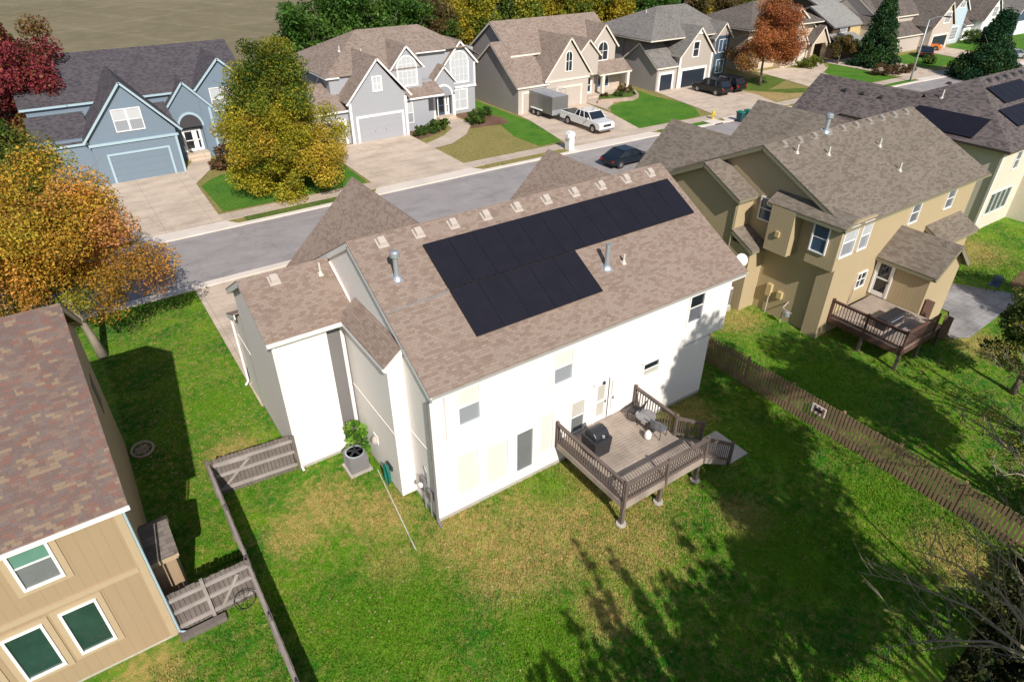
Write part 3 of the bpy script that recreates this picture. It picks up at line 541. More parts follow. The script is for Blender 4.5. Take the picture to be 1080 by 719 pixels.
box_vent(H, (-2.34, 7.48, 7.63)); pipe(H, (-.65, 7.25, 7.5), .48, .045, 'pvc')
pipe(H, mroof(.92, 3.65), .8, .09, 'galvanised', True, 'flue_pipe'); pipe(H, mroof(9.0, 1.71), 1.0, .1, 'galvanised', False, 'flue_pipe'); pipe(H, mroof(9.86, 1.66), .38, .045, 'pvc')
def solar_panel(par, P, ex, ey, nrm, w_, h_):
    P, ex, ey, nrm = Vector(P), Vector(ex), Vector(ey), Vector(nrm); g = .006; m = MB()
    q = [P+ex*g+ey*g, P+ex*(w_-g)+ey*g, P+ex*(w_-g)+ey*(h_-g), P+ex*g+ey*(h_-g)]; m.hexa([p+nrm*.07 for p in q], [p+nrm*.11 for p in q]); o = m.build('solar_panel', 'panel_frame', par)
    s = .018; m = MB(); m.poly([P+ex*s+ey*s+nrm*.113, P+ex*(w_-s)+ey*s+nrm*.113, P+ex*(w_-s)+ey*(h_-s)+nrm*.113, P+ex*s+ey*(h_-s)+nrm*.113]); m.build('cell_sheet', 'solar_cell', o)
ey = Vector((0, 1, SL)).normalized(); nr = Vector((0, -SL, 1)).normalized(); pw = 12.5/12
for i in range(12): solar_panel(H, mroof(2.4+i*pw, 2.68), (1, 0, 0), ey, nr, pw, 2.1)
pw2 = 5.68/5
for i in range(5): solar_panel(H, mroof(2.4+i*pw2, .86), (1, 0, 0), ey, nr, pw2, 2.06)
m = MB(); m.bar(mroof(2.3, 2.665, .1), mroof(8.1, 2.665, .1), .018, .015); m.bar(mroof(-.1, 2.56, .03), mroof(2.3, 2.63, .03), .035, .03); m.build('conduit', 'galvanised', H)
# utilities on the side wall
t = thing('electric_meter', 'grey electric meter boxes with conduits on the white wall near the back corner', 'electric meter', (0, .95, 0))
m = MB(); m.box(-.16, 0, .75, 1.1, 1.0, 1.6); m.box(-.14, 0, .3, .62, .9, 1.3); m.build('meter_box', 'grey_gutter', t); m = MB(); m.tube([(-.08, .9, 1.0), (-.08, .9, 0)], .035); m.tube([(-.08, .45, .9), (-.08, .45, 0)], .03); m.tube([(-.06, .62, 1.5), (-.06, .62, 2.1), (-.06, .75, 2.3)], .02); m.build('conduit', 'galvanised', t)
m = MB(); m.lathe((-.2, .92, 1.3), [(.02, -.08), (.09, -.07), (.1, .05), (.03, .09)]); m.build('meter_dial', 'white_trim', t)
t = thing('hose_reel', 'green garden hose coiled on a dark hanger on the white side wall', 'garden hose', (-.6, 2.6, 0))
m = MB(); m.box(-.68, -.6, 2.5, 2.95, .95, 1.15); m.build('hanger', 'dark_metal', t); m = MB()
for k in range(6): 
    a = [(-.72-.02*k, 2.72+math.sin(q/12*6.283)*(.17+.012*k), .72+math.cos(q/12*6.283)*(.42+.02*k)) for q in range(13)]; m.tube(a, .02, 6)
m.build('hose', 'green_hose', t)
t = thing('wall_vent', 'small round exhaust vent hood on the white bump-out wall', 'vent', (-.6, 3.9, 1.5)); m = MB(); m.lathe((-.66, 3.9, 1.45), [(.14, 0), (.14, .1), (.08, .24), (.02, .27)]); m.build('hood', 'vent_tan', t); m = MB(); m.box(-.63, -.6, 3.7, 4.1, 1.4, 1.8); m.build('plate', 'white_trim', t)
def ac_unit(x, y, lab):
    t = thing('air_conditioner', lab, 'air conditioner', (x, y, 0)); m = MB(); m.box(x-.48, x+.48, y-.48, y+.48, 0, .08); m.build('pad', 'foundation', t)
    m = MB(); m.box(x-.38, x+.38, y-.38, y+.38, .08, .85)
    for k in range(12): 
        z = .14+k*.056; m.box(x-.395, x+.395, y-.395, y+.395, z, z+.02)
    m.build('cabinet', 'grey_gutter', t, bevel=.01); m = MB(); m.lathe((x, y, .85), [(.4, 0), (.4, .03), (.34, .04), (.33, -.0)], 20); m.build('top_grille', 'galvanised', t); m = MB()
    for k in range(5): a = k*1.257; m.bar((x, y, .91), (x+.31*math.cos(a), y+.31*math.sin(a), .9), .1, .015)
    m.build('fan', 'dark_metal', t)
ac_unit(-1.38, 4.45, 'square grey air conditioner on a pad beside the white house')
m = MB(); m.bar((-.76, 3.85, .02), (-1.33, -.66, .02), .04, .03); tag(m.build('plastic_pipe', 'pvc'), 'long pale plastic pipe lying on the grass from the air conditioner', 'pipe')

# ------------------------------------------------------------------ deck
D = thing('wooden_deck', 'raised weathered wooden deck with baluster railings behind the white house', 'deck', (7.4, -2, 0))
X0, X1, Y0, ZF, ZR = 5.4, 9.6, -4.05, 1.3, 2.3
m = MB(); y = Y0
while y < -.05:
    m.box(X0, X1, y, min(y+.135, -.02), ZF-.04, ZF); y += .147
m.build('floor_boards', 'deck_wood', D); m = MB()
for q in ((X0, Y0, X1, Y0), (X0, -.03, X0, Y0), (X1, -.03, X1, Y0)): m.bar((q[0], q[1], ZF-.17), (q[2], q[3], ZF-.17), .05, .26)
for i in range(9): m.bar((X0+.4+i*.42, -.05, ZF-.16), (X0+.4+i*.42, Y0+.05, ZF-.16), .04, .2)
m.build('joist_frame', 'deck_wood', D)
for px, py in ((X0+.12, Y0+.14), (7.45, Y0+.14), (X1-.1, Y0+.14)):
    m = MB(); m.box(px-.07, px+.07, py-.07, py+.07, .06, ZF-.05); p = m.build('post', 'rail_wood', D); m = MB(); m.lathe((px, py, -.02), [(.2, 0), (.2, .1), (.1, .11)], 10); m.build('footing', 'foundation', p)
def railing(a, b, z0, z1, ga, par, mat='rail_wood', post=(1, 1), wd=.03, zb=None):
    """z0,z1 = floor height at the two ends"""
    a, b = Vector(a), Vector(b); n = max(2, int((b-a).length/ga)); m = MB(); P = lambda t, h: Vector((*(a.lerp(b, t)), z0+(z1-z0)*t+h))
    m.bar(P(0, .97), P(1, .97), .14, .04); m.bar(P(0, .9), P(1, .9), .04, .09); m.bar(P(0, .12), P(1, .12), .04, .09); rr = m.build('railing', mat, par)
    for k, t in enumerate((0, 1)):
        if post[k]: m = MB(); q = P(t, 0); m.box(q.x-.05, q.x+.05, q.y-.05, q.y+.05, q.z-.25, q.z+1.08); m.build('railing_post', mat, rr)
    for i in range(1, n):
        m = MB(); m.bar(P(i/n, .05), P(i/n, .95), wd, wd); m.build('baluster', mat, rr)
railing((X0, -.1), (X0, Y0), ZF, ZF, .14, D); railing((X0, Y0), (7.5, Y0), ZF, ZF, .13, D, post=(0, 1)); railing((7.5, Y0), (X1, Y0), ZF, ZF, .13, D, post=(0, 1)); railing((X1, -.1), (X1, -2.45), ZF, ZF, .14, D)
# stairs going down to +X
m = MB()
for i in range(7): m.box(X1+.05+i*.25, X1+.33+i*.25, -3.95, -2.55, ZF-.19-i*.185, ZF-.15-i*.185)
m.bar((X1, -2.55, ZF-.2), (X1+1.85, -2.55, .0), .05, .25); m.bar((X1, -3.97, ZF-.2), (X1+1.85, -3.97, .0), .05, .25); m.build('stairs', 'deck_wood', D)
railing((X1, -2.5), (X1+1.75, -2.5), ZF, .15, .13, D, post=(0, 1)); railing((X1, Y0), (X1+1.75, Y0), ZF, .15, .13, D, post=(0, 1))
m = MB(); m.box(X1+1.7, 12.5, -4.1, -2.4, 0, .07); tag(m.build('concrete_pad', 'foundation'), None, None, kind='structure')
t = thing('barbecue_grill', 'covered dark barbecue grill standing on the deck by the wall window', 'grill', (6.35, -1.25, ZF)); m = MB(); 
m.hexa([(5.95, -1.75, ZF), (6.75, -1.75, ZF), (6.75, -.95, ZF), (5.95, -.95, ZF)], [(5.9, -1.8, ZF+.85), (6.8, -1.8, ZF+.85), (6.8, -.9, ZF+.85), (5.9, -.9, ZF+.85)]); m.build('cover', 'dark_metal', t, bevel=.06)
m = MB(); m.prism('X', 6.0, 6.7, [(-1.7, ZF+.85), (-1.0, ZF+.85), (-1.05, ZF+1.1), (-1.25, ZF+1.2), (-1.5, ZF+1.16), (-1.66, ZF+1.02)]); m.build('lid', 'dark_metal', t, bevel=.05); m = MB(); m.lathe((6.35, -1.72, ZF+1.0), [(.01, -.05), (.06, -.04), (.06, .04), (.01, .05)]); m.build('badge', 'galvanised', t)
def chair(x, y, z, rz, lab, mat, grp=None):
    t = thing('patio_chair', lab, 'chair', (x, y, z), grp, rz); s = MB(); s.box(-.25, .25, -.25, .25, .4, .45); s.build('seat', mat, t, local=True, bevel=.015)
    s = MB(); s.hexa([(-.25, .22, .42), (.25, .22, .42), (.25, .26, .42), (-.25, .26, .42)], [(-.25, .34, .95), (.25, .34, .95), (.25, .38, .95), (-.25, .38, .95)]); s.build('backrest', mat, t, local=True)
    for a in (-.22, .22):
        for b_ in (-.22, .22): s = MB(); s.tube([(a, b_, 0), (a, b_, .42)], .018, 6); s.build('leg', 'dark_metal', t, local=True)
chair(9.0, -.75, ZF, R(200), 'dark patio chair in the deck corner by the wall', 'dark_metal'); chair(9.05, -2.1, ZF, R(100), 'dark patio chair behind the white bag by the railing', 'glass_grey')
t = thing('patio_table', 'small round glass patio table beside the deck railing', 'table', (8.95, -1.4, ZF)); m = MB(); m.lathe((8.95, -1.4, ZF), [(.02, .58), (.42, .6), (.42, .62), (.02, .63)], 20); m.build('tabletop', 'patio_stone', t)
for a in range(3): m = MB(); m.tube([(8.95, -1.4, ZF+.58), (8.95+.3*math.cos(a*2.1), -1.4+.3*math.sin(a*2.1), ZF)], .018, 6); m.build('leg', 'dark_metal', t)
m = MB(); m.lathe((8.55, -2.0, ZF), [(.1, 0), (.15, .1), (.14, .3), (.05, .42), (.03, .44)], 10); tag(m.build('propane_tank', 'white_trim', smooth=True), 'small white propane tank standing on the deck boards', 'propane tank')

# ------------------------------------------------------------------ neighbour with the second deck (olive house)
H = thing('olive_house', 'olive tan two storey house with grey brown roof and sunroom over its own deck', 'house', (23, 0, 0)); w = MB(); r = MB(); tr = MB()
gwall(w, 'X', 22.95, 36.6, 0, 10.6, 0, 6.55, 5.1, 9.1); w.box(23.4, 37.5, 10.3, 14.5, 0, 5)
gwall(w, 'X', 21.7, 22.96, 5.3, 10.1, 0, 6.55, 7.7, 7.75); w.box(21.7, 22.96, 3.95, 5.31, 0, 3.9); w.box(22.1, 22.96, 2.15, 3.55, 4.0, 6.5); w.prism('X', 22.35, 25.2, [(-.35, 4.1), (1.25, 4.1), (1.25, 6.5), (-.35, 6.5)]); w.box(22.72, 22.96, -.3, .55, 0, 4.1); w.box(22.96, 25, -.3, .01, 0, 4.1)
w.prism('Y', 10.7, 14.2, [(22.6, 4.9), (28.8, 4.9), (25.7, 7.8)]); w.prism('Y', 10.7, 14.4, [(31.6, 4.9), (37.6, 4.9), (34.6, 7.8)])
w.build('wall', 'olive_siding', H)
gable_roof(r, tr, 'X', 22.55, 36.95, 5.15, 9.08, -.4, 6.4, 11, 6.2); gable_roof(r, tr, 'X', 21.3, 22.9, 7.7, 7.72, 5.0, 6.4, 10.4, 6.37)
gable_roof(r, tr, 'Y', 7.4, 14.4, 25.7, 8.0, 21.9, 4.5, 29.4, 4.6, eaves=(0, 0), ends=(0, 1)); gable_roof(r, tr, 'Y', 7.4, 14.6, 34.6, 8.0, 31.0, 4.6, 38.2, 4.6, eaves=(0, 0), ends=(0, 1))
shed(r, tr, 'Y', -.6, 3.9, 22.97, 7.0, 22.1, 6.52, ends=(1, 1)); shed(r, tr, 'X', 21.55, 22.97, 5.32, 4.6, 3.75, 3.85)
gable_roof(r, tr, 'Y', -3.25, 0, 29.0, 4.9, 27.3, 3.5, 30.75, 3.5); shed(r, tr, 'X', 32.0, 36.0, 0, 4.15, -1.3, 3.45)
r.build('roof', 'shingle_olive', H); tr.build('fascia', 'olive_trim', H)
w = MB(); gwall(w, 'Y', -2.9, 0, 27.55, 30.5, 0, 3.75, 29.0, 4.86); w.box(32.4, 35.6, -1.0, 0, 0, 3.5); w.build('sunroom', 'olive_siding', H)
g = MB(); g.bar((22.4, -.46, 6.3), (36.95, -.46, 6.3), .09, .1); g.build('gutter', 'olive_trim', H); g = MB(); g.tube([(21.62, 5.15, 6.3), (21.62, 5.35, 6.0), (21.62, 5.35, .2)], .05); g.build('downspout', 'olive_trim', H)
window(H, (22.35, 1.08, 4.85), .78, 1.45, (0, -1, 0), (-1, 0, 0), pm='glass_blue'); window(H, (22.95, 4.75, 5.15), .75, 1.15, (0, -1, 0), (-1, 0, 0), pm='glass_blue')
window(H, (22.55, -.35, 4.85), 1.05, 1.45, pm='blinds_dim', pm2='blinds'); window(H, (24.1, -.35, 4.85), .75, 1.45, pm='blinds_dim', pm2='blinds'); window(H, (25.9, 0, 1.95), .8, .85, bars='hv', pm='glass_dark')
window(H, (29.55, 0, 4.85), .82, 1.1, pm='glass_grey'); window(H, (33.35, 0, 4.85), .82, 1.1, pm='glass_grey'); window(H, (32.8, -1.0, 1.6), 1.0, 1.4, bars='v')
door(H, (27.55, -.15, 1.25), .85, 2.0, (0, -1, 0), (-1, 0, 0), pm='glass_dark')
m = MB(); m.box(22.0, 22.1, 2.75, 2.98, 4.9, 5.2); m.build('wall_vent', 'bright_tan_siding', H)
for i in range(10): box_vent(H, (23.9+i*1.32, 4.85, 8.92), 'vent_olive', sl=.48)
for x, y, z in ((24.2, 4.2, 8.62), (26.2, 3.6, 8.33), (30.0, 1.5, 7.33), (30.5, 3.2, 8.15)): pipe(H, (x, y, z), .42, .05, 'pvc')
pipe(H, (27.7, 4.95, 9.0), .75, .11, 'galvanised', True, 'flue_pipe')
t = thing('satellite_dish', 'pale grey satellite dish on the olive wall near the white house eave', 'satellite dish', (21.65, 4.4, 3.2)); m = MB(); c_ = Vector((21.2, 4.1, 3.3)); dv = Vector((-.35, -.8, .5)).normalized(); a = dv.cross(Vector((0, 0, 1))).normalized(); bb = a.cross(dv); rings = []
for rr, dd in ((.02, 0), (.15, .015), (.28, .05), (.36, .09)): rings.append([c_+dv*dd+(a*math.cos(k*.5236)+bb*math.sin(k*.5236))*rr for k in range(12)])
for A, B in zip(rings, rings[1:]):
    for k in range(12): m.poly([A[k], A[(k+1) % 12], B[(k+1) % 12], B[k]])
m.build('dish', 'white_trim', t, smooth=True); m = MB(); m.tube([(21.7, 4.4, 3.0), (21.4, 4.3, 3.0), c_], .025, 6); m.tube([c_-Vector((0, 0, .34)), c_+dv*.5], .015, 6); m.build('arm', 'galvanised', t)
t = thing('heat_pump', 'tall white heat pump unit beside the olive wall', 'heat pump', (21.3, 4.9, 0)); m = MB(); m.box(20.95, 21.35, 4.3, 5.2, .3, 1.5); m.build('cabinet', 'white_trim', t, bevel=.02); m = MB(); m.box(20.93, 20.949, 4.4, 5.1, .4, 1.4); m.box(21.0, 21.3, 4.28, 4.298, .4, 1.4); m.build('grille', 'grey_gutter', t); m = MB(); m.box(20.9, 21.4, 4.25, 5.25, 0, .3); m.build('pad', 'foundation', t)
t = thing('utility_meters', 'cluster of gas and electric meters with pipes on the shaded olive wall', 'meter', (22.9, 2.5, 0)); m = MB(); m.box(22.75, 22.95, 2.9, 3.2, 1.1, 1.8); m.box(22.75, 22.95, 2.2, 2.5, 1.2, 1.6); m.build('meter_box', 'bright_tan_siding', t); m = MB(); m.tube([(22.6, 1.8, 0), (22.6, 1.8, 1.0), (22.95, 1.8, 1.2)], .035); m.tube([(22.85, 3.0, 0), (22.85, 3.0, 1.2)], .04); m.tube([(22.6, 1.8, .9), (22.5, 1.2, .9)], .03); m.build('pipe', 'vent_tan', t); m = MB(); m.lathe((22.5, 1.45, .75), [(.03, -.15), (.17, -.1), (.17, .12), (.05, .18)]); m.build('gas_meter', 'galvanised', t)
D = thing('wooden_deck', 'raised brown wooden deck with red brown stair panels behind the olive house', 'deck', (25, -2, 0)); ZF = 1.2; m = MB(); y = -4.3
while y < -.4: m.box(23.45, 27.5, y, y+.135, ZF-.04, ZF); y += .147
m.build('floor_boards', 'deck_wood', D); m = MB(); m.bar((23.45, -.35, ZF-.2), (23.45, -4.3, ZF-.2), .05, .3); m.bar((23.45, -4.3, ZF-.2), (27.5, -4.3, ZF-.2), .05, .3); m.build('joist_frame', 'red_wood', D)
for q in ((23.5, -2.3), (23.5, -4.25), (25.4, -4.25), (27.4, -4.25)): m = MB(); m.box(q[0]-.07, q[0]+.07, q[1]-.07, q[1]+.07, 0, ZF); m.build('post', 'rail_wood', D)
railing((23.45, -.4), (23.45, -2.3), ZF, ZF, .15, D, 'red_wood'); railing((23.45, -2.3), (23.45, -4.3), ZF, ZF, .15, D, 'red_wood', (0, 1)); railing((23.45, -4.3), (26.4, -4.3), ZF, ZF, .15, D, 'red_wood', (0, 1))
m = MB()
for i in range(6): m.box(27.5+i*.26, 27.78+i*.26, -4.25, -3.1, ZF-.2-i*.19, ZF-.16-i*.19)
m.build('stairs', 'deck_wood', D)
for (x, y) in ((26.9, -4.4), (27.75, -3.0)):
    m = MB()
    for i in range(9): m.box(x+i*.14, x+.13+i*.14, y, y+.03, max(.05, ZF-.5-i*.07), ZF+.85-i*.07)
    m.build('privacy_panel', 'red_wood', D)
t = thing('barbecue_grill', 'low black grill standing on the deck of the olive house', 'grill', (25.2, -2.6, ZF)); m = MB(); m.box(24.3, 26.1, -2.9, -2.3, ZF+.1, ZF+.65); m.build('body', 'dark_metal', t, bevel=.06); m = MB(); m.box(24.35, 26.05, -2.86, -2.34, ZF, ZF+.1); m.build('base', 'dark_metal', t); m = MB(); m.bar((24.6, -2.95, ZF+.5), (25.8, -2.95, ZF+.5), .04); m.build('handle', 'galvanised', t)
t = thing('patio_chair', 'blue plastic chair on the stone patio of the olive house', 'chair', (36.2, -3.2, .06)); m = MB(); m.box(36.0, 36.5, -3.4, -2.9, .4, .46); m.build('seat', 'glass_blue', t); m = MB(); m.box(36.46, 36.52, -3.4, -2.9, .4, .95); m.build('backrest', 'glass_blue', t)
for a in (36.03, 36.47):
    for b_ in (-3.37, -2.93): m = MB(); m.tube([(a, b_, .06), (a, b_, .4)], .02, 6); m.build('leg', 'dark_metal', t)

# ------------------------------------------------------------------ third neighbour on the right
H = thing('cream_house', 'cream house with hipped dark roof carrying solar panels beyond the olive house', 'house', (44, 1.6, 0)); w = MB(); r = MB(); tr = MB()
w.box(44.3, 62, 1.75, 13, 0, 6.05); w.box(49.5, 56, .4, 1.8, 0, 3.4); w.prism('Y', 12.9, 17.2, [(42.6, 0), (50.4, 0), (50.4, 4.8), (46.5, 7.6), (42.6, 4.8)]); w.build('wall', 'cream_siding', H)
hip_roof(r, tr, 43.6, 62.6, 1.15, 13.4, 6.05, 49.9, 57.5, 9.0, 7.1); gable_roof(r, tr, 'Y', 9.0, 17.6, 46.5, 8.0, 42.2, 4.7, 50.8, 4.7, eaves=(0, 0), ends=(0, 1)); r.build('roof', 'shingle_purple', H); tr.build('fascia', 'brown_trim', H)
window(H, (45.0, 1.75, 1.2), .7, 1.5, pm='glass_green', bars=''); window(H, (45.8, 1.75, 1.2), .7, 1.5, pm='glass_green', bars=''); window(H, (46.6, 1.75, 1.2), .7, 1.5, pm='glass_green', bars=''); window(H, (47.4, 1.75, 1.2), .7, 1.5, pm='glass_green', bars='')
window(H, (46.6, 1.75, 4.2), .7, 1.2, pm='glass_grey'); window(H, (50.4, .4, 1.2), 1.0, 1.4, pm='glass_dark')
sx = Vector((1, 0, .468)).normalized(); nx = Vector((-.468, 0, 1)).normalized()
def hx(x, y): return (x, y, 6.05+.468*(x-43.6))
for i in range(4): solar_panel(H, hx(43.95, 8.8-i*1.24), (0, -1, 0), sx, nx, 1.24, 2.2)
sy = Vector((0, 1, .496)).normalized(); ny = Vector((0, -.496, 1)).normalized()
def hy(x, y): return (x, y, 6.05+.496*(y-1.15))
for i in range(5): solar_panel(H, hy(49.0+i*1.06, 4.5), (1, 0, 0), sy, ny, 1.06, 1.75)
for i in range(6): solar_panel(H, hy(47.3+i*1.06, 2.6), (1, 0, 0), sy, ny, 1.06, 1.75)
for i in range(6): box_vent(H, (50.5+i*1.3, 6.6, 8.76), 'vent_and_shade_dark', .496)
for i in range(3): box_vent(H, (45.6, 14.6-i*1.5, 7.3), 'vent_and_shade_dark', .0)
box_vent(H, (48.9, 8.6, 8.4), 'vent_and_shade_dark', .0); pipe(H, (47.2, 8.0, 7.7), .6, .06, 'pvc')
m = MB(); m.tube([(44.2, 1.65, 6.0), (44.2, 1.7, .2)], .06); m.build('downspout', 'white_trim', H)

# ------------------------------------------------------------------ tan house at the left edge
H = thing('tan_house', 'tan house with patchwork red brown shingle roof and green glass windows', 'house', (-14, .7, 0)); w = MB(); r = MB(); tr = MB()
gwall(w, 'X', -26, -9.04, .67, 11.2, .12, 6.2, 5.95, 9.4); w.box(-9.04, -8.35, 1.7, 3.1, .0, 2.55); w.build('wall', 'tan_siding', H)
b = MB(); b.box(-25.9, -9.06, .7, 11.1, -.05, .119); b.build('foundation', 'foundation', H)
gable_roof(r, tr, 'X', -26.5, -8.76, 5.95, 9.47, .3, 6.08, 11.6, 6.08); r.build('roof', 'shingle_multi', H); tr.build('fascia', 'tan_trim', H)
r = MB(); tr = MB(); gable_roof(r, tr, 'X', -9.1, -8.2, 2.4, 3.2, 1.5, 2.55, 3.3, 2.55); r.build('chimney_roof', 'shingle_brown', H); tr.build('fascia', 'tan_trim', H)
g = MB(); g.bar((-26.5, .25, 5.98), (-8.74, .25, 5.98), .08, .1); g.build('gutter', 'white_trim', H)
g = MB(); g.tube([(-8.9, .22, 5.95), (-8.95, .55, 5.7), (-8.95, .58, .25), (-8.7, .5, .12)], .035); g.build('downspout', 'blue_trim', H)
boxes('band_board', 'tan_trim', H, (-26, -9.21, .63, .67, 3.28, 3.46), (-9.2, -9.0, .62, .67, .12, 5.9))
window(H, (-11.6, .67, 4.35), .8, 1.5, pm='screen_grey', pm2='glass_teal', casing='tan_trim'); window(H, (-11.27, .67, 1.22), .78, 1.74, bars='', pm='glass_green', casing='tan_trim'); window(H, (-12.62, .67, 1.15), .82, 1.74, bars='', pm='glass_green', casing='tan_trim'); window(H, (-14.15, .67, 1.0), .9, 2.0, bars='', pm='glass_dark', casing='tan_trim')
g = MB(); g.box(-9.04, -9.02, 8.0, 9.0, 4, 5.2); g.build('shutter', 'brown_trim', H)
m = MB()
for k in range(40): a = k/40*6.283; m.lathe((-8.5+.42*math.cos(a), 10.6+.42*math.sin(a)*1.2, 0), [(.05, 0), (.07, .05), (.03, .1)], 6)
for k in range(26): a = k*2.4; q = .3*math.sqrt(k/26); m.lathe((-8.5+q*math.cos(a), 10.6+q*math.sin(a), 0), [(.05, 0), (.06, .03), (.03, .06)], 6)
tag(m.build('stone_ring', 'stone_edge'), 'ring of pale stones on the shaded grass beside the tan house', 'stone ring')
m = MB(); m.box(-8.98, -7.6, .3, .52, .02, .2); tag(m.build('garden_timber', 'fence_grey'), 'low timber lying beside the foot of the tan house downspout', 'timber')

# ------------------------------------------------------------------ fences
def fence(name, label, segs, h, mat, gap=.012, pw=.135, gates=(), side=1, dogear=True, group=None, cap=False, thick=.022):
    t = thing(name, label, 'fence', (*segs[0][0], 0), group)
    for (a, b) in segs:
        a, b = Vector((*a, 0)), Vector((*b, 0)); d = (b-a); Ln = d.length; d.normalize(); n = Vector((-d.y, d.x, 0))*side; m = MB(); k = int(Ln/(pw+gap)); rng = random.Random(int(a.x*9))
        for i in range(k):
            p = a+d*(i*(pw+gap)); q = p+d*pw; hh = h+rng.uniform(-.02, .02); lean = n*rng.uniform(-.008, .008)
            m.hexa([p, q, q+n*thick, p+n*thick], [x+Vector((0, 0, hh))+lean for x in (p, q, q+n*thick, p+n*thick)])
        m.build('panel', mat, t); m = MB()
        for z in ((.3, h*.55, h-.25) if h > 1.6 else (.3, h-.3)): m.bar(a-n*.04+Vector((0, 0, z)), b-n*.04+Vector((0, 0, z)), .07, .12)
        m.build('rail', 'fence_rail' if mat == 'fence_grey' else mat, t); np_ = max(1, round(Ln/2.4))
        for i in range(np_+1):
            p = a+d*(Ln*i/np_)-n*.07; m = MB(); m.box(p.x-.05, p.x+.05, p.y-.05, p.y+.05, 0, h+.05); m.build('post', mat, t)
    return t
f = fence('privacy_fence', 'grey weathered board fence with a braced gate between the tan and white houses', [((-6.46, 6.05), (-6.46, .75)), ((-6.48, .7), (-6.48, -9))], 1.8, 'fence_grey', side=1)
f2 = fence('privacy_fence', 'short grey board gate fence joining the side fence to the white house', [((-6.4, 6.05), (-3.36, 5.75))], 1.8, 'fence_grey', side=1)
f['label'] = 'long grey weathered board fence running along the edge of the back yard'
m = MB()
for a, b in (((-6.2, 5.98, .35), (-5.0, 5.86, 1.5)), ((-6.2, 5.98, 1.5), (-5.0, 5.86, 1.45)), ((-6.2, 5.98, .35), (-5.0, 5.86, .35))): m.bar(a, b, .05, .1)
m.build('gate_brace', 'fence_rail', f2)
f3 = fence('privacy_fence', 'short grey board gate fence joining the side fence to the tan house', [((-8.95, .72), (-6.5, .72))], 1.8, 'fence_grey', side=1)
m = MB(); m.bar((-7.6, .64, .35), (-6.9, .64, 1.45), .05, .09); m.box(-7.95, -7.85, .6, .7, 0, 1.9); m.build('gate_brace', 'fence_rail', f3)
fence('picket_fence', 'long brown spaced picket fence between the white house yard and the olive house', [((16.32, 1.7), (16.32, -13.0))], 1.5, 'fence_brown', gap=.055, pw=.105, side=-1)
m = MB(); m.box(16.2, 16.23, -5.0, -4.35, .8, 1.25); sg = m.build('yard_sign', 'white_trim'); tag(sg, 'small white banner with red and dark bars hung on the brown picket fence', 'sign')
m = MB()
for i, y in enumerate((-4.95, -4.75, -4.55)): m.box(16.19, 16.199, y, y+.09, .82, 1.23)
m.build('red_bar', 'copper', sg); m = MB(); m.box(16.185, 16.189, -4.85, -4.5, .95, 1.12); m.build('dark_bar', 'dark_metal', sg)
# spoked wheel leaning on the small gate
t = thing('garden_wheel', 'thin spoked metal garden wheel leaning on the grey fence', 'garden ornament', (-6.95, .45, 0)); m = MB(); m.tube([(-6.95+.33*math.cos(k*.3927), .38+.1*(1+math.sin(k*.3927)), .36+.33*math.sin(k*.3927)) for k in range(17)], .015, 6, False); m.build('rim', 'dark_metal', t); m = MB()
for k in range(8): m.tube([(-6.95, .48, .36), (-6.95+.33*math.cos(k*.785), .38+.1*(1+math.sin(k*.785)), .36+.33*math.sin(k*.785))], .008, 5)
m.build('spokes', 'dark_metal', t)

# ------------------------------------------------------------------ houses across the street
def house(name, label, loc): return thing(name, label, 'house', loc, None), MB(), MB(), MB()
def finish(H, w, r, tr, wm, rm, tm='white_trim'):
    w.build('wall', wm, H); r.build('roof', rm, H); tr.build('fascia', tm, H)
    return H
# blue house
H, w, r, tr = house('blue_house', 'blue house with charcoal roof and arched entry at the far left of the street', (-2.2, 47.6, 0))
gwall(w, 'Y', 47.64, 55, -5.55, .95, 0, 3.95, -2.28, 7.8); w.box(-9.1, -5.5, 48.0, 54, 0, 3.9); w.box(-9.1, 8.3, 51.6, 61.5, 0, 6.0); gwall(w, 'Y', 51.0, 53, .95, 4.75, 3.0, 4.6, 2.87, 6.75); w.box(.95, 1.8, 51.0, 52.3, 0, 3); w.box(3.75, 4.75, 51.0, 52.3, 0, 3); w.box(1.8, 3.75, 52.2, 52.5, 0, 3.2); gwall(w, 'Y', 50.9, 56, 3.9, 8.6, 0, 6.2, 6.2, 8.4)
w.prism('X', -9.1, -6.0, [(51.6, 5.8), (58, 5.8), (54.6, 7.1)]); w.prism('X', -5.9, 8.3, [(51.6, 5.8), (62, 5.8), (57.3, 8.7)])
gable_roof(r, tr, 'Y', 47.3, 54.6, -2.24, 8.05, -5.95, 3.85, 1.45, 3.82, eaves=(0, 0)); gable_roof(r, tr, 'X', -9.5, -6.1, 54.6, 7.25, 51.3, 6.0, 58, 6); gable_roof(r, tr, 'X', -6.1, 8.7, 57.4, 8.95, 51.3, 6.0, 63.4, 6.0)
shed(r, tr, 'X', -9.4, -5.2, 51.6, 5.25, 47.8, 3.65); gable_roof(r, tr, 'Y', 50.75, 54, 2.87, 6.9, .7, 4.45, 5.0, 4.48, eaves=(0, 0)); gable_roof(r, tr, 'Y', 50.6, 56.5, 6.2, 8.55, 3.7, 6.1, 8.75, 6.1, eaves=(0, 0)); shed(r, tr, 'X', .3, 1.2, 51.6, 5.2, 48.6, 4.1)
finish(H, w, r, tr, 'blue_siding', 'shingle_charcoal', 'blue_trim'); garage_door(H, -4.5, .02, 2.3, 47.64, 'blue_siding', 'blue_trim', cas=.16); window(H, (-3.35, 47.64, 4.15), .95, 1.65, pm='blinds_dim', pm2='blinds'); window(H, (-2.25, 47.64, 4.15), .95, 1.65, pm='blinds_dim', pm2='blinds')
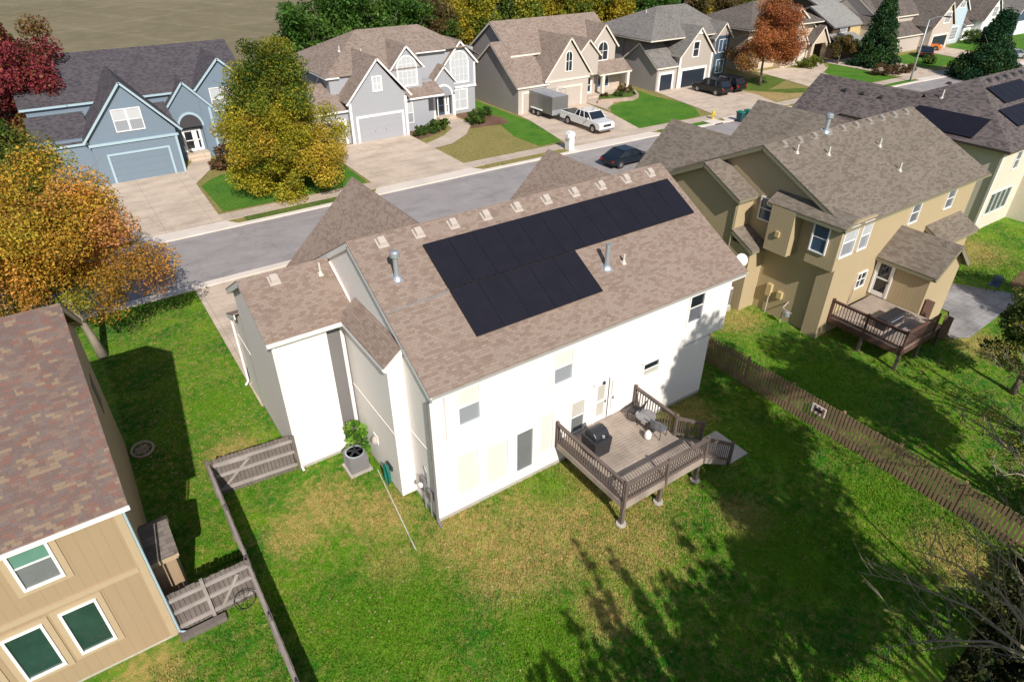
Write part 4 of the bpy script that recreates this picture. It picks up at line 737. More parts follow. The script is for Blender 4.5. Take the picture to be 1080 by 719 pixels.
boxes('band_board', 'blue_trim', H, (-5.7, 1.1, 47.52, 47.64, 3.2, 3.4), (.78, .96, 47.55, 47.64, 0, 3.19), (4.55, 4.76, 50.83, 50.896, 0, 4.4))
F = frame_uv((1.8, 51.0, .55), (1, 0, 0), (0, -1, 0)); m = MB()
for i in range(12):
    a, b = math.pi*i/12, math.pi*(i+1)/12; P = lambda t, s: (.97-s*math.cos(t), 2.3+s*math.sin(t)*1.15)
    q = [P(a, .97), P(b, .97), P(b, 1.15), P(a, 1.15)]; m.hexa([F(x, y, -.02) for x, y in q], [F(x, y, .06) for x, y in q])
m.build('entry_arch', 'blue_trim', H); m = MB(); q = [(.97-.965*math.cos(math.pi*i/12), 2.3+.965*math.sin(math.pi*i/12)*1.15) for i in range(13)]; m.poly([F(x, y, .005) for x, y in q]); m.build('arch_infill_or_shade', 'vent_and_shade_dark', H)  # dark sheet across the open arch stands in for the entry's shade
door(H, (2.0, 51.59, .55), .85, 1.9); door(H, (3.05, 51.59, .55), .4, 1.9); m = MB(); m.box(1.8, 3.75, 50.6, 52.2, 0, .5); m.box(1.9, 3.6, 50.2, 50.6, 0, .25); m.build('steps', 'concrete_drive', H)
window(H, (5.05, 50.9, 4.0), .9, 1.9, pm='blinds_dim', pm2='blinds'); window(H, (6.15, 50.9, 4.0), .9, 1.9, pm='blinds_dim', pm2='blinds'); window(H, (5.3, 50.9, .8), 1.6, 1.8, pm='blinds', bars='hv')
# grey house
H, w, r, tr = house('grey_house', 'light grey house with white arched windows and brown hipped roof', (22, 46.8, 0))
gwall(w, 'Y', 46.83, 52, 16.4, 22.4, 0, 4.2, 19.6, 7.5); w.box(13.0, 16.5, 47.4, 53, 0, 3.2); w.box(15.6, 22.4, 49.2, 61, 0, 5.95); w.box(22.4, 33.3, 51.5, 61, 0, 6.85); gwall(w, 'Y', 51.4, 55, 29.6, 33.35, 0, 5.6, 31.5, 7.55); gwall(w, 'Y', 49.0, 53, 22.1, 25.5, 0, 6.25, 23.85, 8.05); w.box(22.3, 25.5, 47.9, 49.1, 0, 3.2); w.box(25.5, 27.3, 50.2, 51, 0, 4.3)
gwall(w, 'Y', 50.4, 52, 27.3, 30.1, 2.4, 3.9, 28.8, 5.4); w.box(27.3, 27.65, 50.4, 50.75, 0, 2.6); w.box(29.75, 30.1, 50.4, 50.75, 0, 2.6)
r.slab([(15.2, 48.9, 6), (25.9, 48.9, 6), (25.9, 51.0, 7.02), (32.2, 51.0, 7.02), (28.6, 55.2, 9.05), (21.3, 55.2, 9.05)], .05); r.slab([(32.2, 51.0, 7.02), (34.0, 51.0, 6.0), (34.0, 61.6, 6.0), (28.6, 55.2, 9.05)], .05); r.slab([(34, 61.6, 6), (15.2, 61.6, 6), (21.3, 55.2, 9.05), (28.6, 55.2, 9.05)], .05); r.slab([(15.2, 61.6, 6), (15.2, 48.9, 6), (21.3, 55.2, 9.05)], .05); [(lambda q: (q.bar(a_, b_, .04, .16), q.build('gutter', 'white_trim', H)))(MB()) for a_, b_ in (((15.25, 48.95, 5.86), (16.6, 48.95, 5.86)), ((15.23, 48.99, 5.86), (15.23, 61.5, 5.86)), ((25.9, 51.05, 6.9), (29.6, 51.05, 6.9)))]; gable_roof(r, tr, 'Y', 46.5, 53.5, 19.62, 7.8, 16.05, 3.95, 23.0, 4.1, eaves=(0, 0)); gable_roof(r, tr, 'Y', 51.1, 55.5, 31.5, 7.75, 29.3, 5.4, 33.7, 5.4, eaves=(0, 0)); gable_roof(r, tr, 'Y', 48.7, 54, 23.85, 8.25, 21.9, 6.15, 25.75, 6.1, eaves=(0, 0)); gable_roof(r, tr, 'Y', 50.1, 53, 28.8, 5.6, 27.0, 3.7, 30.4, 3.8)
shed(r, tr, 'X', 12.6, 16.4, 50.9, 5.2, 47.1, 3.3); shed(r, tr, 'X', 22.6, 27.3, 49.6, 4.3, 47.6, 3.4)
finish(H, w, r, tr, 'grey_siding', 'shingle_tan'); garage_door(H, 17.15, 21.85, 2.35, 46.83, 'grey_siding', lights=True); window(H, (19.1, 46.83, 4.75), .8, 1.2, bars='hv', pm='blinds', cas=.12); garage_door(H, 13.5, 15.9, 2.2, 47.4, 'grey_siding')
window(H, (30.35, 51.4, 3.4), 2.1, 3.1, arch=True, bars='g', pm='blinds', cas=.16); window(H, (30.4, 51.4, .5), 1.8, 2.0, bars='hv', pm='blinds', cas=.16); window(H, (22.85, 49.0, 4.35), 2.0, 2.7, arch=True, bars='g', pm='blinds', cas=.16); window(H, (22.7, 47.9, .9), .9, 1.9, pm='blinds_dim', pm2='blinds')
boxes('corner_strip', 'white_trim', H, (29.5, 33.5, 51.28, 51.4, 2.75, 2.95), (33.2, 33.42, 51.3, 51.4, 2.96, 5.3), (22.25, 22.5, 46.74, 46.83, 0, 3.9), (16.35, 16.6, 46.74, 46.83, 0, 3.9))
F = frame_uv((27.65, 50.4, 0), (1, 0, 0), (0, -1, 0)); m = MB()
for i in range(12):
    a, b = math.pi*i/12, math.pi*(i+1)/12; P = lambda t, s: (1.05-s*math.cos(t), 2.4+s*math.sin(t))
    q = [P(a, 1.0), P(b, 1.0), P(b, 1.22), P(a, 1.22)]; m.hexa([F(x, y, -.02) for x, y in q], [F(x, y, .06) for x, y in q])
m.box(27.28, 27.62, 50.32, 50.4, 0, 2.4); m.box(29.78, 30.12, 50.32, 50.4, 0, 2.4); m.build('entry_arch', 'white_trim', H); m = MB(); m.poly([F(1.05-.99*math.cos(math.pi*i/12), 2.4+.99*math.sin(math.pi*i/12), .006) for i in range(13)]); m.build('arch_infill_or_shade', 'blinds_dim', H); door(H, (28.2, 50.88, .3), .8, 1.95, dm='slate_siding'); door(H, (29.15, 50.88, .3), .35, 1.95)
m = MB(); m.box(27.7, 29.8, 49.7, 50.9, 0, .3); m.box(27.8, 29.7, 49.3, 49.7, 0, .15); m.build('steps', 'concrete_drive', H)
for x, y, z in ((18.3, 52.5, 7.6), (20.2, 51.6, 7.3)): pipe(H, (x, y, z), .5, .07, 'pvc')
# taupe house with the trailer
H, w, r, tr = house('taupe_house', 'taupe house with trailer parked before its garage and porch at the right', (43, 46.9, 0))
gwall(w, 'Y', 46.9, 52, 40.2, 46.4, 0, 3.6, 43.35, 7.4); w.box(38, 52.8, 50.6, 59, 0, 5.75); w.box(40.3, 53, 52, 60, 0, 4); gwall(w, 'Y', 48.5, 52, 46.2, 49.2, 2.7, 5.2, 47.5, 6.7); w.box(46.4, 49.9, 49.6, 50.7, 0, 3); gwall(w, 'Y', 49.9, 54, 49.0, 53.1, 0, 5.7, 51.1, 7.9); w.prism('X', 37.9, 52.6, [(50.6, 5.6), (59, 5.6), (54.6, 8.6)])
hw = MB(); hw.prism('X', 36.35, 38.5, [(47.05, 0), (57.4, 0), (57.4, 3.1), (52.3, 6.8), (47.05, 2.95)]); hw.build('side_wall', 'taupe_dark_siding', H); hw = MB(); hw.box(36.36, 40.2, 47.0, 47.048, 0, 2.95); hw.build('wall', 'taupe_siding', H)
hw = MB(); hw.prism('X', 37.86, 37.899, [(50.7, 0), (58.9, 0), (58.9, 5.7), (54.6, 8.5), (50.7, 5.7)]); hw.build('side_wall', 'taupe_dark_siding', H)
gable_roof(r, tr, 'Y', 46.6, 55, 43.4, 7.65, 39.8, 3.3, 46.85, 3.4, eaves=(0, 0)); gable_roof(r, tr, 'X', 36.05, 40.6, 52.3, 6.95, 46.75, 3.0, 57.7, 3.0); gable_roof(r, tr, 'X', 37.5, 53.4, 54.6, 8.75, 50.2, 5.7, 59.2, 5.7); gable_roof(r, tr, 'Y', 48.2, 53, 47.5, 6.9, 45.4, 4.9, 49.5, 5.0, eaves=(0, 0)); gable_roof(r, tr, 'Y', 49.6, 54.5, 51.1, 8.1, 48.7, 5.5, 53.45, 5.5, eaves=(0, 0)); shed(r, tr, 'X', 49.3, 54.6, 49.9, 3.9, 48.1, 2.75)
finish(H, w, r, tr, 'taupe_siding', 'shingle_tan', 'cream_trim'); garage_door(H, 41.85, 45.25, 2.15, 46.9, 'taupe_siding', 'cream_trim'); garage_door(H, 37.0, 39.5, 2.15, 47.0, 'taupe_siding', 'cream_trim'); window(H, (42.9, 46.9, 4.0), .85, 2.05, arch=True, bars='hv', cas=.1); window(H, (50.3, 49.9, 4.0), 1.5, 2.0, arch=True, bars='hv', cas=.12)
m = MB(); m.box(40.1, 46.5, 46.8, 46.9, 2.95, 3.15); m.build('band_board', 'cream_trim', H); door(H, (48.3, 49.6, .3), .9, 1.95); window(H, (50.5, 49.9, .8), 1.8, 1.5, bars='v', pm='glass_blue'); m = MB(); m.box(47.6, 54.4, 48.2, 49.9, 0, .28); m.build('porch_floor', 'concrete_drive', H)
for px in (50.0, 54.1): m = MB(); m.box(px-.2, px+.2, 48.15, 48.5, 0, 2.65); m.build('porch_post', 'cream_trim', H)
m = MB(); m.box(53.1, 54.6, 49.9, 50.1, 0, 2.8); m.build('side_panel', 'peach_siding', H)
# greige house with dark doors
H, w, r, tr = house('greige_house', 'greige house with two dark garage doors and a steep white trimmed front gable', (62, 46.2, 0))
gwall(w, 'Y', 46.15, 52, 60.9, 67.0, 0, 4.1, 64.0, 7.0); w.box(57.6, 71.2, 50, 59.5, 0, 5.95); w.box(57.4, 60.9, 46.4, 50.1, 0, 2.85); gwall(w, 'Y', 46.9, 50, 68.2, 71.0, 0, 6, 69.6, 7.0)
hw = MB(); hw.prism('X', 57.34, 58.4, [(46.45, 0), (53.0, 0), (53.0, 2.9), (49.75, 5.35), (46.45, 2.9)]); hw.box(57.2, 57.5, 53.1, 59, 0, 5.9); hw.build('side_wall', 'taupe_dark_siding', H); hw = MB(); hw.box(67.0, 68.3, 48.2, 48.4, 0, 5.9); hw.box(68.3, 70.9, 46.86, 46.899, 0, 5.6); hw.build('front_panel', 'slate_siding', H)  # front panels coloured slate to stand in for the shade on this wall
hip_roof(r, tr, 56.5, 71.6, 47.2, 60, 6.0, 63.0, 68.4, 8.95, 53.2); gable_roof(r, tr, 'Y', 45.8, 53, 63.98, 7.25, 60.6, 3.85, 67.35, 3.85, eaves=(0, 0)); gable_roof(r, tr, 'X', 57.05, 60.95, 49.75, 5.5, 46.15, 2.9, 53.3, 2.9); gable_roof(r, tr, 'Y', 46.6, 51, 69.6, 7.3, 67.7, 5.3, 71.4, 5.3, eaves=(0, 0))
finish(H, w, r, tr, 'greige_siding', 'shingle_grey', 'cream_trim'); garage_door(H, 61.6, 65.9, 2.1, 46.15, 'door_navy', cas=.3); garage_door(H, 57.95, 60.1, 1.95, 46.4, 'door_navy', cas=.28); window(H, (63.2, 46.15, 3.7), .95, 1.7, cas=.14, bars='h'); m = MB(); m.prism('Y', 46.05, 46.149, [(63.2, 6.3), (64.8, 6.3), (64.0, 7.1)]); m.build('gable_trim', 'white_trim', H); boxes('corner_strip', 'white_trim', H, (60.85, 61.15, 46.05, 46.149, 0, 3.9), (66.7, 67.02, 46.05, 46.149, 0, 3.9))
window(H, (68.9, 46.86, 1.0), 1.4, 1.6, bars='v', pm='glass_blue'); window(H, (68.9, 46.86, 3.6), 1.4, 1.5, bars='v', pm='glass_blue'); pipe(H, (61.4, 53.5, 8.0), .6, .08, 'pvc')
for i in range(2): box_vent(H, (62.0+i*1.2, 49.8, 6.6), 'vent_and_shade_dark', 0)
# peach house
H, w, r, tr = house('peach_house', 'peach house with tall arched entry partly behind the orange tree', (87, 47.2, 0))
w.box(77, 92, 48.5, 58, 0, 5.8); gwall(w, 'Y', 47.2, 52, 83.9, 89.4, 0, 3.2, 86.6, 6.0); gwall(w, 'Y', 48.3, 53, 84.5, 91.8, 0, 5.5, 87.6, 7.5); w.box(90.3, 90.9, 46.9, 47.4, 0, 2.7); w.box(93.6, 94.2, 46.9, 47.4, 0, 2.7); gwall(w, 'Y', 46.9, 48.4, 90.3, 94.2, 2.7, 3.0, 92.3, 4.9)
hip_roof(r, tr, 75.5, 92.6, 47.2, 59, 5.8, 83, 88.5, 8.4, 53.4); gable_roof(r, tr, 'Y', 47.0, 52, 86.65, 6.2, 83.4, 2.9, 89.7, 2.9, eaves=(0, 0)); gable_roof(r, tr, 'Y', 48.0, 53.5, 87.5, 7.8, 84.5, 5.4, 92.2, 4.9, eaves=(0, 0)); gable_roof(r, tr, 'Y', 46.6, 50.4, 92.3, 5.2, 90.0, 2.8, 94.5, 2.75, eaves=(0, 0))
finish(H, w, r, tr, 'peach_siding', 'shingle_brown', 'cream_trim'); garage_door(H, 84.6, 88.9, 1.75, 47.2, 'cream_siding', 'cream_trim'); window(H, (86.0, 47.2, 3.6), 1.4, 1.6, arch=True, bars='v', pm='blinds_dim', cas=.14); window(H, (89.8, 48.3, 1.0), .8, 2.0, bars='h', pm='glass_dark', cas=.15); door(H, (91.8, 48.3, .3), 1.1, 2.4, pm='glass_dark', dm='brown_trim')
# brown house with pale roofs
H, w, r, tr = house('brown_house', 'dark brown house with pale grey roofs behind the tall spruce', (100, 48, 0))
w.prism('X', 97.6, 105.4, [(48.6, 0), (59.8, 0), (59.8, 4.0), (53.2, 6.75), (48.6, 4.4)]); w.prism('X', 100.4, 112.6, [(52.4, 0), (63.6, 0), (63.6, 5.9), (58, 8.3), (52.4, 6.2)]); w.box(96.5, 103, 46, 49, 0, 2.4)
gable_roof(r, tr, 'X', 97.2, 105.6, 53.2, 6.9, 48.2, 4.4, 60, 4.2); gable_roof(r, tr, 'X', 100, 113, 58, 8.5, 52.0, 6.2, 64, 6); shed(r, tr, 'X', 96.3, 103, 48.6, 3.4, 45.4, 2.3)
finish(H, w, r, tr, 'brown_siding', 'shingle_pale', 'grey_gutter'); window(H, (99.4, 48.5, 2.8), 1.8, 1.2, pm='blinds_dim'); w = MB(); w.box(102, 105.9, 48.4, 48.49, 2.4, 4.3); w.build('front_panel', 'bright_tan_siding', H); r = MB(); tr = MB(); gable_roof(r, tr, 'Y', 46, 58, 108.4, 8.0, 104.8, 4.2, 112, 4.2, eaves=(0, 0)); r.build('roof', 'shingle_brown', H); tr.build('fascia', 'cream_trim', H)
w = MB(); gwall(w, 'Y', 46.6, 58, 105, 111.8, 0, 4.2, 108.4, 7.6); w.build('wall', 'cream_siding', H); door(H, (110.3, 46.6, .3), .9, 2.1)
# taupe gabled house with the garage
def simple_house(name, label, x0, x1, yf, ap, zr, ze, wm, rm, tmm, side, dm=None, back=8.6, win='blinds_dim', side_x=None, depth=12, gar=True):
    H, w, r, tr = house(name, label, (ap, yf, 0)); gwall(w, 'Y', yf, yf+depth, x0, x1, 0, ze, ap, zr); sx0 = side_x if side_x is not None else x0-8
    w.prism('X', sx0, x0+2, [(yf+4, 0), (yf+14, 0), (yf+14, 5.2), (yf+9, back-.2), (yf+4, 5.2)]); w.box(sx0+2, x0, yf+1.6, yf+4.2, 0, 2.6)
    s = (zr-ze)/(ap-x0); gable_roof(r, tr, 'Y', yf-.35, yf+depth-2, ap, zr+.25, x0-.4, ze+.25-.4*s, x1+.4, ze+.25-.4*s, eaves=(0, 0)); gable_roof(r, tr, 'X', sx0-.3, x0+3, yf+9, back, yf+3.6, 5.2, yf+14.4, 5.2); shed(r, tr, 'X', sx0+1.7, x0, yf+4, 4.2, yf+1.2, 2.6)
    finish(H, w, r, tr, wm, rm, tmm); c = (x0+x1)/2
    if gar: garage_door(H, c-(x1-x0)*.36, c+(x1-x0)*.36, 2.1, yf, dm or 'door_navy', tmm, cas=.28)
    else: window(H, (c-1.1, yf, .7), 2.2, 1.9, bars='g', pm=win, cas=.2)
    window(H, (ap-.85, yf, ze+.35), 1.7, 1.5, bars='hv', pm=win, cas=.16); return H
simple_house('taupe_gabled_house', 'taupe house with a steep front gable beside the orange car', 116.3, 122.6, 42.5, 120.0, 7.0, 3.7, 'taupe_siding', 'shingle_brown', 'cream_trim', 1, side_x=106)
simple_house('pale_blue_house', 'pale blue house with white gridded windows stacked on its narrow front', 124.5, 129.6, 44.0, 127.2, 7.6, 5.4, 'pale_blue_siding', 'shingle_brown', 'white_trim', 1, gar=False, side_x=121.5)
simple_house('white_gabled_house', 'white gabled house with brown roof behind the dark pine', 134.6, 141.0, 43.0, 138, 6.8, 3.4, 'off_white_siding', 'shingle_brown', 'white_trim', 1, side_x=130)
simple_house('slate_house', 'slate blue house at the far right end of the street', 146, 152, 42.0, 149, 7.0, 4.0, 'slate_siding', 'shingle_grey', 'white_trim', 1, side_x=142.5, dm='white_trim')
simple_house('distant_cream_house', 'cream house with a white porch at the right edge, farthest of the row', 160, 166.5, 40, 163.5, 7.4, 4.4, 'cream_siding', 'shingle_brown', 'white_trim', 1, side_x=154)
simple_house('hidden_brown_house', 'brown roofed house top right behind the white gabled house', 172, 180, 38, 176, 7.6, 4.4, 'taupe_siding', 'shingle_brown', 'white_trim', 1, side_x=168)

# ------------------------------------------------------------------ vehicles (built along +Y with the nose at -Y)
paint('car_white', (.75, .75, .74), .25, .03, coat=1); paint('car_black', (.006, .006, .008), .3, .05, coat=.15); paint('car_navy', (.004, .01, .02), .3, .05, coat=.2); paint('car_orange', (.8, .2, .02), .3, .05, coat=1); paint('car_silver', (.42, .45, .48), .3, .05, .4, coat=1); paint('tyre', (.02, .02, .02), .85); paint('rim_metal', (.4, .4, .42), .3, .05, .8)
paint('lamp_clear', (.75, .78, .8), .1); paint('lamp_red', (.35, .01, .01), .2); paint('trailer_grey', (.19, .185, .18), .35, .05, .2, coat=.4); paint('bin_teal', (.01, .07, .08), .5); paint('hydrant_yellow', (.7, .5, .05), .5); glass('car_glass', (.015, .02, .03), .05, .3, 1)
def vehicle(name, label, cat, loc, rz, prof, W, body, gh, wheels, wr, group=None, bed=None, tumble=.16):
    """prof = lower body side profile [(y,z)...]; gh = greenhouse profile [(y,z) x4: front base, front top, rear top, rear base]"""
    t = thing(name, label, cat, loc, group, rz); m = MB(); h = W/2
    top = [(y, z) for y, z in prof]; m.prism('X', -h, h, top); o = m.build('body', body, t, local=True, bevel=.07)
    g = MB(); a, b, c, d = gh; i = h-.06; k = h-tumble
    g.hexa([(-i, a[0], a[1]), (i, a[0], a[1]), (i, d[0], d[1]), (-i, d[0], d[1])], [(-k, b[0], b[1]), (k, b[0], b[1]), (k, c[0], c[1]), (-k, c[0], c[1])]); g.build('windows', 'car_glass', t, local=True, bevel=.03)
    g = MB(); g.hexa([(-k-.015, b[0]-.03, b[1]-.01), (k+.015, b[0]-.03, b[1]-.01), (k+.015, c[0]+.03, c[1]-.01), (-k-.015, c[0]+.03, c[1]-.01)], [(-k+.05, b[0]+.05, b[1]+.05), (k-.05, b[0]+.05, b[1]+.05), (k-.05, c[0]-.05, c[1]+.05), (-k+.05, c[0]-.05, c[1]+.05)]); g.build('roof', body, t, local=True)
    for s in (-1, 1):
        for (p, q) in ((a, b), (d, c)): g = MB(); g.bar((s*(i-.01), p[0], p[1]), (s*(k-.0), q[0], q[1]), .07); g.build('pillar', body, t, local=True)
        for f in (.42, .72):
            y = a[0]+(d[0]-a[0])*f; yt = b[0]+(c[0]-b[0])*(f*1.05-.03); g = MB(); g.bar((s*(i+.0), y, a[1]), (s*(k+.0), yt, b[1]), .06); g.build('pillar', body, t, local=True)
    for s in (-1, 1):
        for y in wheels:
            m = MB(); m.tube([(s*(h-.1), y, wr+.02), (s*(h+.006), y, wr+.02)], wr*1.2, 18); m.build('wheel_arch', 'tyre', t, local=True)
            n = 16; m = MB(); m.tube([(s*(h-.2), y, wr), (s*(h+.015), y, wr)], wr, n); wv = m.build('wheel', 'tyre', t, local=True, bevel=.03); m = MB(); m.tube([(s*(h+.0), y, wr), (s*(h+.03), y, wr)], wr*.6, 12); m.build('rim', 'rim_metal', wv, local=True)
        y0 = min(p[0] for p in prof); y1 = max(p[0] for p in prof); zb = a[1]-.2
        m = MB(); m.box(min(s*(h-.08), s*(h-.42)), max(s*(h-.08), s*(h-.42)), y0-.012, y0+.1, zb-.22, zb-.04); m.build('headlight', 'lamp_clear', t, local=True); m = MB(); m.box(min(s*(h-.05), s*(h-.3)), max(s*(h-.05), s*(h-.3)), y1-.1, y1+.012, zb-.12, zb+.1); m.build('tail_light', 'lamp_red', t, local=True)
        m = MB(); m.box(min(s*h, s*(h+.2)), max(s*h, s*(h+.2)), a[0]+.3, a[0]+.42, a[1], a[1]+.18); m.build('mirror', body, t, local=True, bevel=.02)
    m = MB(); m.box(-h*.5, h*.5, y0-.01, y0+.05, zb-.3, zb-.06); m.build('grille', 'dark_metal', t, local=True); m = MB(); m.box(-h+.1, h-.1, y0-.07, y0+.1, .38, .55); m.build('bumper', 'rim_metal' if bed else body, t, local=True, bevel=.02)
    if bed:
        m = MB(); m.box(-h+.12, h-.12, bed[0], bed[1], bed[2], bed[2]+.012); m.build('truck_bed', 'dark_metal', t, local=True)
    return t
vehicle('pickup_truck', 'white crew cab pickup truck hitched to the grey trailer on the driveway', 'truck', (39.35, 35.3, .05), 0, [(0, .45), (0, 1.0), (.25, 1.15), (1.5, 1.27), (6.5, 1.27), (6.6, 1.2), (6.6, .5)], 2.05, 'car_white', [(1.45, 1.25), (2.1, 1.88), (3.75, 1.88), (4.15, 1.25)], (1.1, 5.2), .42, bed=(4.35, 6.45, 1.262))
PV = [(0, .35), (0, .8), (.3, .98), (1.3, 1.1), (4.8, 1.12), (4.95, .9), (4.95, .38)]
vehicle('black_suv', 'black suv nearest the left garage door of the greige house', 'car', (62.8, 44.4, .05), R(180), PV, 1.95, 'car_black', [(1.25, 1.08), (1.9, 1.75), (4.3, 1.72), (4.8, 1.1)], (.95, 3.95), .38, 'cars parked on the greige house drive'); 
vehicle('black_suv', 'black suv on the right of the pair before the wall coloured dark for shade', 'car', (65.8, 44.6, .05), R(180), PV, 1.95, 'car_black', [(1.25, 1.08), (1.9, 1.75), (4.3, 1.72), (4.8, 1.1)], (.95, 3.95), .38, 'cars parked on the greige house drive')
SD = [(0, .3), (0, .65), (.3, .8), (1.2, .92), (4.2, .95), (4.6, .85), (4.65, .35)]
vehicle('dark_car', 'dark blue car standing in the street beyond the solar roof', 'car', (36.9, 27.3, .015), R(90), SD, 1.85, 'car_navy', [(1.1, .9), (1.85, 1.42), (3.3, 1.42), (4.15, .93)], (.85, 3.75), .33)
vehicle('black_car', 'black car in the driveway next to the orange car', 'car', (113.2, 41.6, .05), R(125), SD, 1.85, 'car_black', [(1.1, .9), (1.85, 1.42), (3.3, 1.42), (4.15, .93)], (.85, 3.75), .33)
vehicle('orange_car', 'bright orange sports car beside the black car in a far driveway', 'car', (118.6, 41.2, .05), R(20), SD, 1.85, 'car_orange', [(1.3, .88), (2.0, 1.25), (3.1, 1.25), (4.1, .93)], (.85, 3.75), .33)
vehicle('dark_car', 'dark car parked near the spruce behind the brown shrubs', 'car', (99.0, 43.5, .05), R(180), SD, 1.85, 'car_navy', [(1.1, .9), (1.85, 1.42), (3.3, 1.42), (4.15, .93)], (.85, 3.75), .33)
vehicle('silver_car', 'pale car at the right edge of the picture by the dark pine', 'car', (122.5, 30.6, .02), R(75), SD, 1.85, 'car_silver', [(1.1, .9), (1.85, 1.42), (3.3, 1.42), (4.15, .93)], (.85, 3.75), .33)
t = thing('cargo_trailer', 'grey enclosed cargo trailer with ladder rack behind the white pickup', 'trailer', (38.9, 42.4, .05)); m = MB(); m.box(-1.1, 1.1, .2, 4.8, .55, 2.45); m.build('box_body', 'trailer_grey', t, local=True, bevel=.05); m = MB(); m.box(-1.08, 1.08, .25, 4.75, 2.455, 2.475); m.build('roof', 'galvanised', t, local=True)
m = MB(); m.box(-1.12, 1.12, .17, .198, .55, 1.1); m.build('stone_guard', 'galvanised', t, local=True); m = MB(); m.bar((-.7, .2, .5), (0, -.7, .5), .08); m.bar((.7, .2, .5), (0, -.7, .5), .08); m.build('tongue', 'dark_metal', t, local=True); m = MB(); m.box(-1.13, -1.105, 1.0, 1.7, .7, 2.2); m.build('door', 'trailer_grey', t, local=True)
for s in (-1, 1):
    m = MB(); m.box(min(s*1.1, s*1.3), max(s*1.1, s*1.3), 2.0, 4.0, .75, .82); m.build('fender', 'white_trim', t, local=True)
    for y in (2.55, 3.4): m = MB(); m.tube([(s*1.08, y, .36), (s*1.26, y, .36)], .34, 14); wv = m.build('wheel', 'tyre', t, local=True); m = MB(); m.tube([(s*1.25, y, .36), (s*1.275, y, .36)], .2, 12); m.build('rim', 'rim_metal', wv, local=True)
m = MB()
for y in (.5, 1.3):
    m.tube([(-.9, y, 2.47), (-.9, y, 3.1), (.9, y, 3.1), (.9, y, 2.47)], .025, 6)
for x in (-.9, -.3, .3, .9): m.bar((x, .5, 3.1), (x, 1.3, 3.1), .03)
m.build('ladder_rack', 'galvanised', t, local=True)
# street things
def bin_(x, y, lab):
    t = thing('wheelie_bin', lab, 'bin', (x, y, .012), 'wheeled bins at the kerb'); m = MB(); m.hexa([(-.25, -.28, .08), (.25, -.28, .08), (.25, .25, .08), (-.25, .25, .08)], [(-.34, -.4, 1.0), (.34, -.4, 1.0), (.34, .36, 1.0), (-.34, .36, 1.0)]); m.build('body', 'bin_tealb' if False else 'bin_teal', t, local=True, bevel=.02)
    m = MB(); m.hexa([(-.37, -.44, 1.0), (.37, -.44, 1.0), (.37, .42, 1.0), (-.37, .42, 1.0)], [(-.3, -.36, 1.1), (.3, -.36, 1.1), (.34, .38, 1.12), (-.34, .38, 1.12)]); m.build('lid', 'green_hose', t, local=True)
    for s in (-1, 1): m = MB(); m.tube([(s*.26, .28, .12), (s*.32, .28, .12)], .12, 10); m.build('wheel', 'tyre', t, local=True)
bin_(54.7, 30.8, 'dark wheeled bin with teal lid at the kerb, left of the two'); bin_(55.9, 30.75, 'dark wheeled bin with teal lid at the kerb, right of the two')
t = thing('fire_hydrant', 'small yellow fire hydrant at the edge of the bright green lawn', 'hydrant', (53.1, 33.2, .05)); m = MB(); m.lathe((0, 0, 0), [(.2, 0), (.2, .08), (.14, .1), (.14, .6), (.18, .62), (.16, .75), (.06, .85), (.05, .92)], 12); m.build('barrel', 'hydrant_yellow', t, local=True); m = MB(); m.tube([(-.26, 0, .48), (.26, 0, .48)], .07, 8); m.tube([(0, -.24, .45), (0, 0, .45)], .09, 8); m.build('nozzle', 'hydrant_yellow', t, local=True)
t = thing('mailbox', 'white double mailbox pillar on the verge beside the pickup driveway', 'mailbox', (32.9, 33.4, 0)); m = MB(); m.box(-.3, .3, -.35, .35, 0, 1.75); m.build('pillar', 'white_trim', t, local=True, bevel=.03); m = MB(); m.box(-.42, .42, -.3, .3, 1.15, 1.6); m.build('mail_slot', 'white_trim', t, local=True, bevel=.04); m = MB(); m.box(-.4, .4, -.315, -.301, 1.08, 1.3); m.build('door', 'rim_metal', t, local=True)
t = thing('street_lamp', 'tall slim grey street lamp pole at the far kerb', 'street lamp', (90.6, 31.3, 0)); m = MB(); m.tube([(0, 0, 0), (0, 0, 4), (.05, 0, 7.6)], [.13, .1, .07], 8); m.build('pole', 'galvanised', t, local=True, smooth=True); m = MB(); m.tube([(.05, 0, 7.5), (.4, -.6, 7.95), (.8, -1.5, 8.05)], .05, 6); m.build('arm', 'galvanised', t, local=True); m = MB(); m.box(.6, 1.0, -2.2, -1.4, 7.98, 8.14); m.build('lamp_head', 'vent_and_shade_dark', t, local=True, bevel=.05)
t = thing('storm_drain', 'concrete storm drain inlet set in the far kerb', 'storm drain', (52, 31.5, 0)); m = MB(); m.box(51.2, 53, 31.55, 32.9, .1, .14); m.build('slab', 'curb', t); m = MB(); m.box(51.5, 52.7, 31.38, 31.46, .02, .1); m.build('opening', 'dark_metal', t)

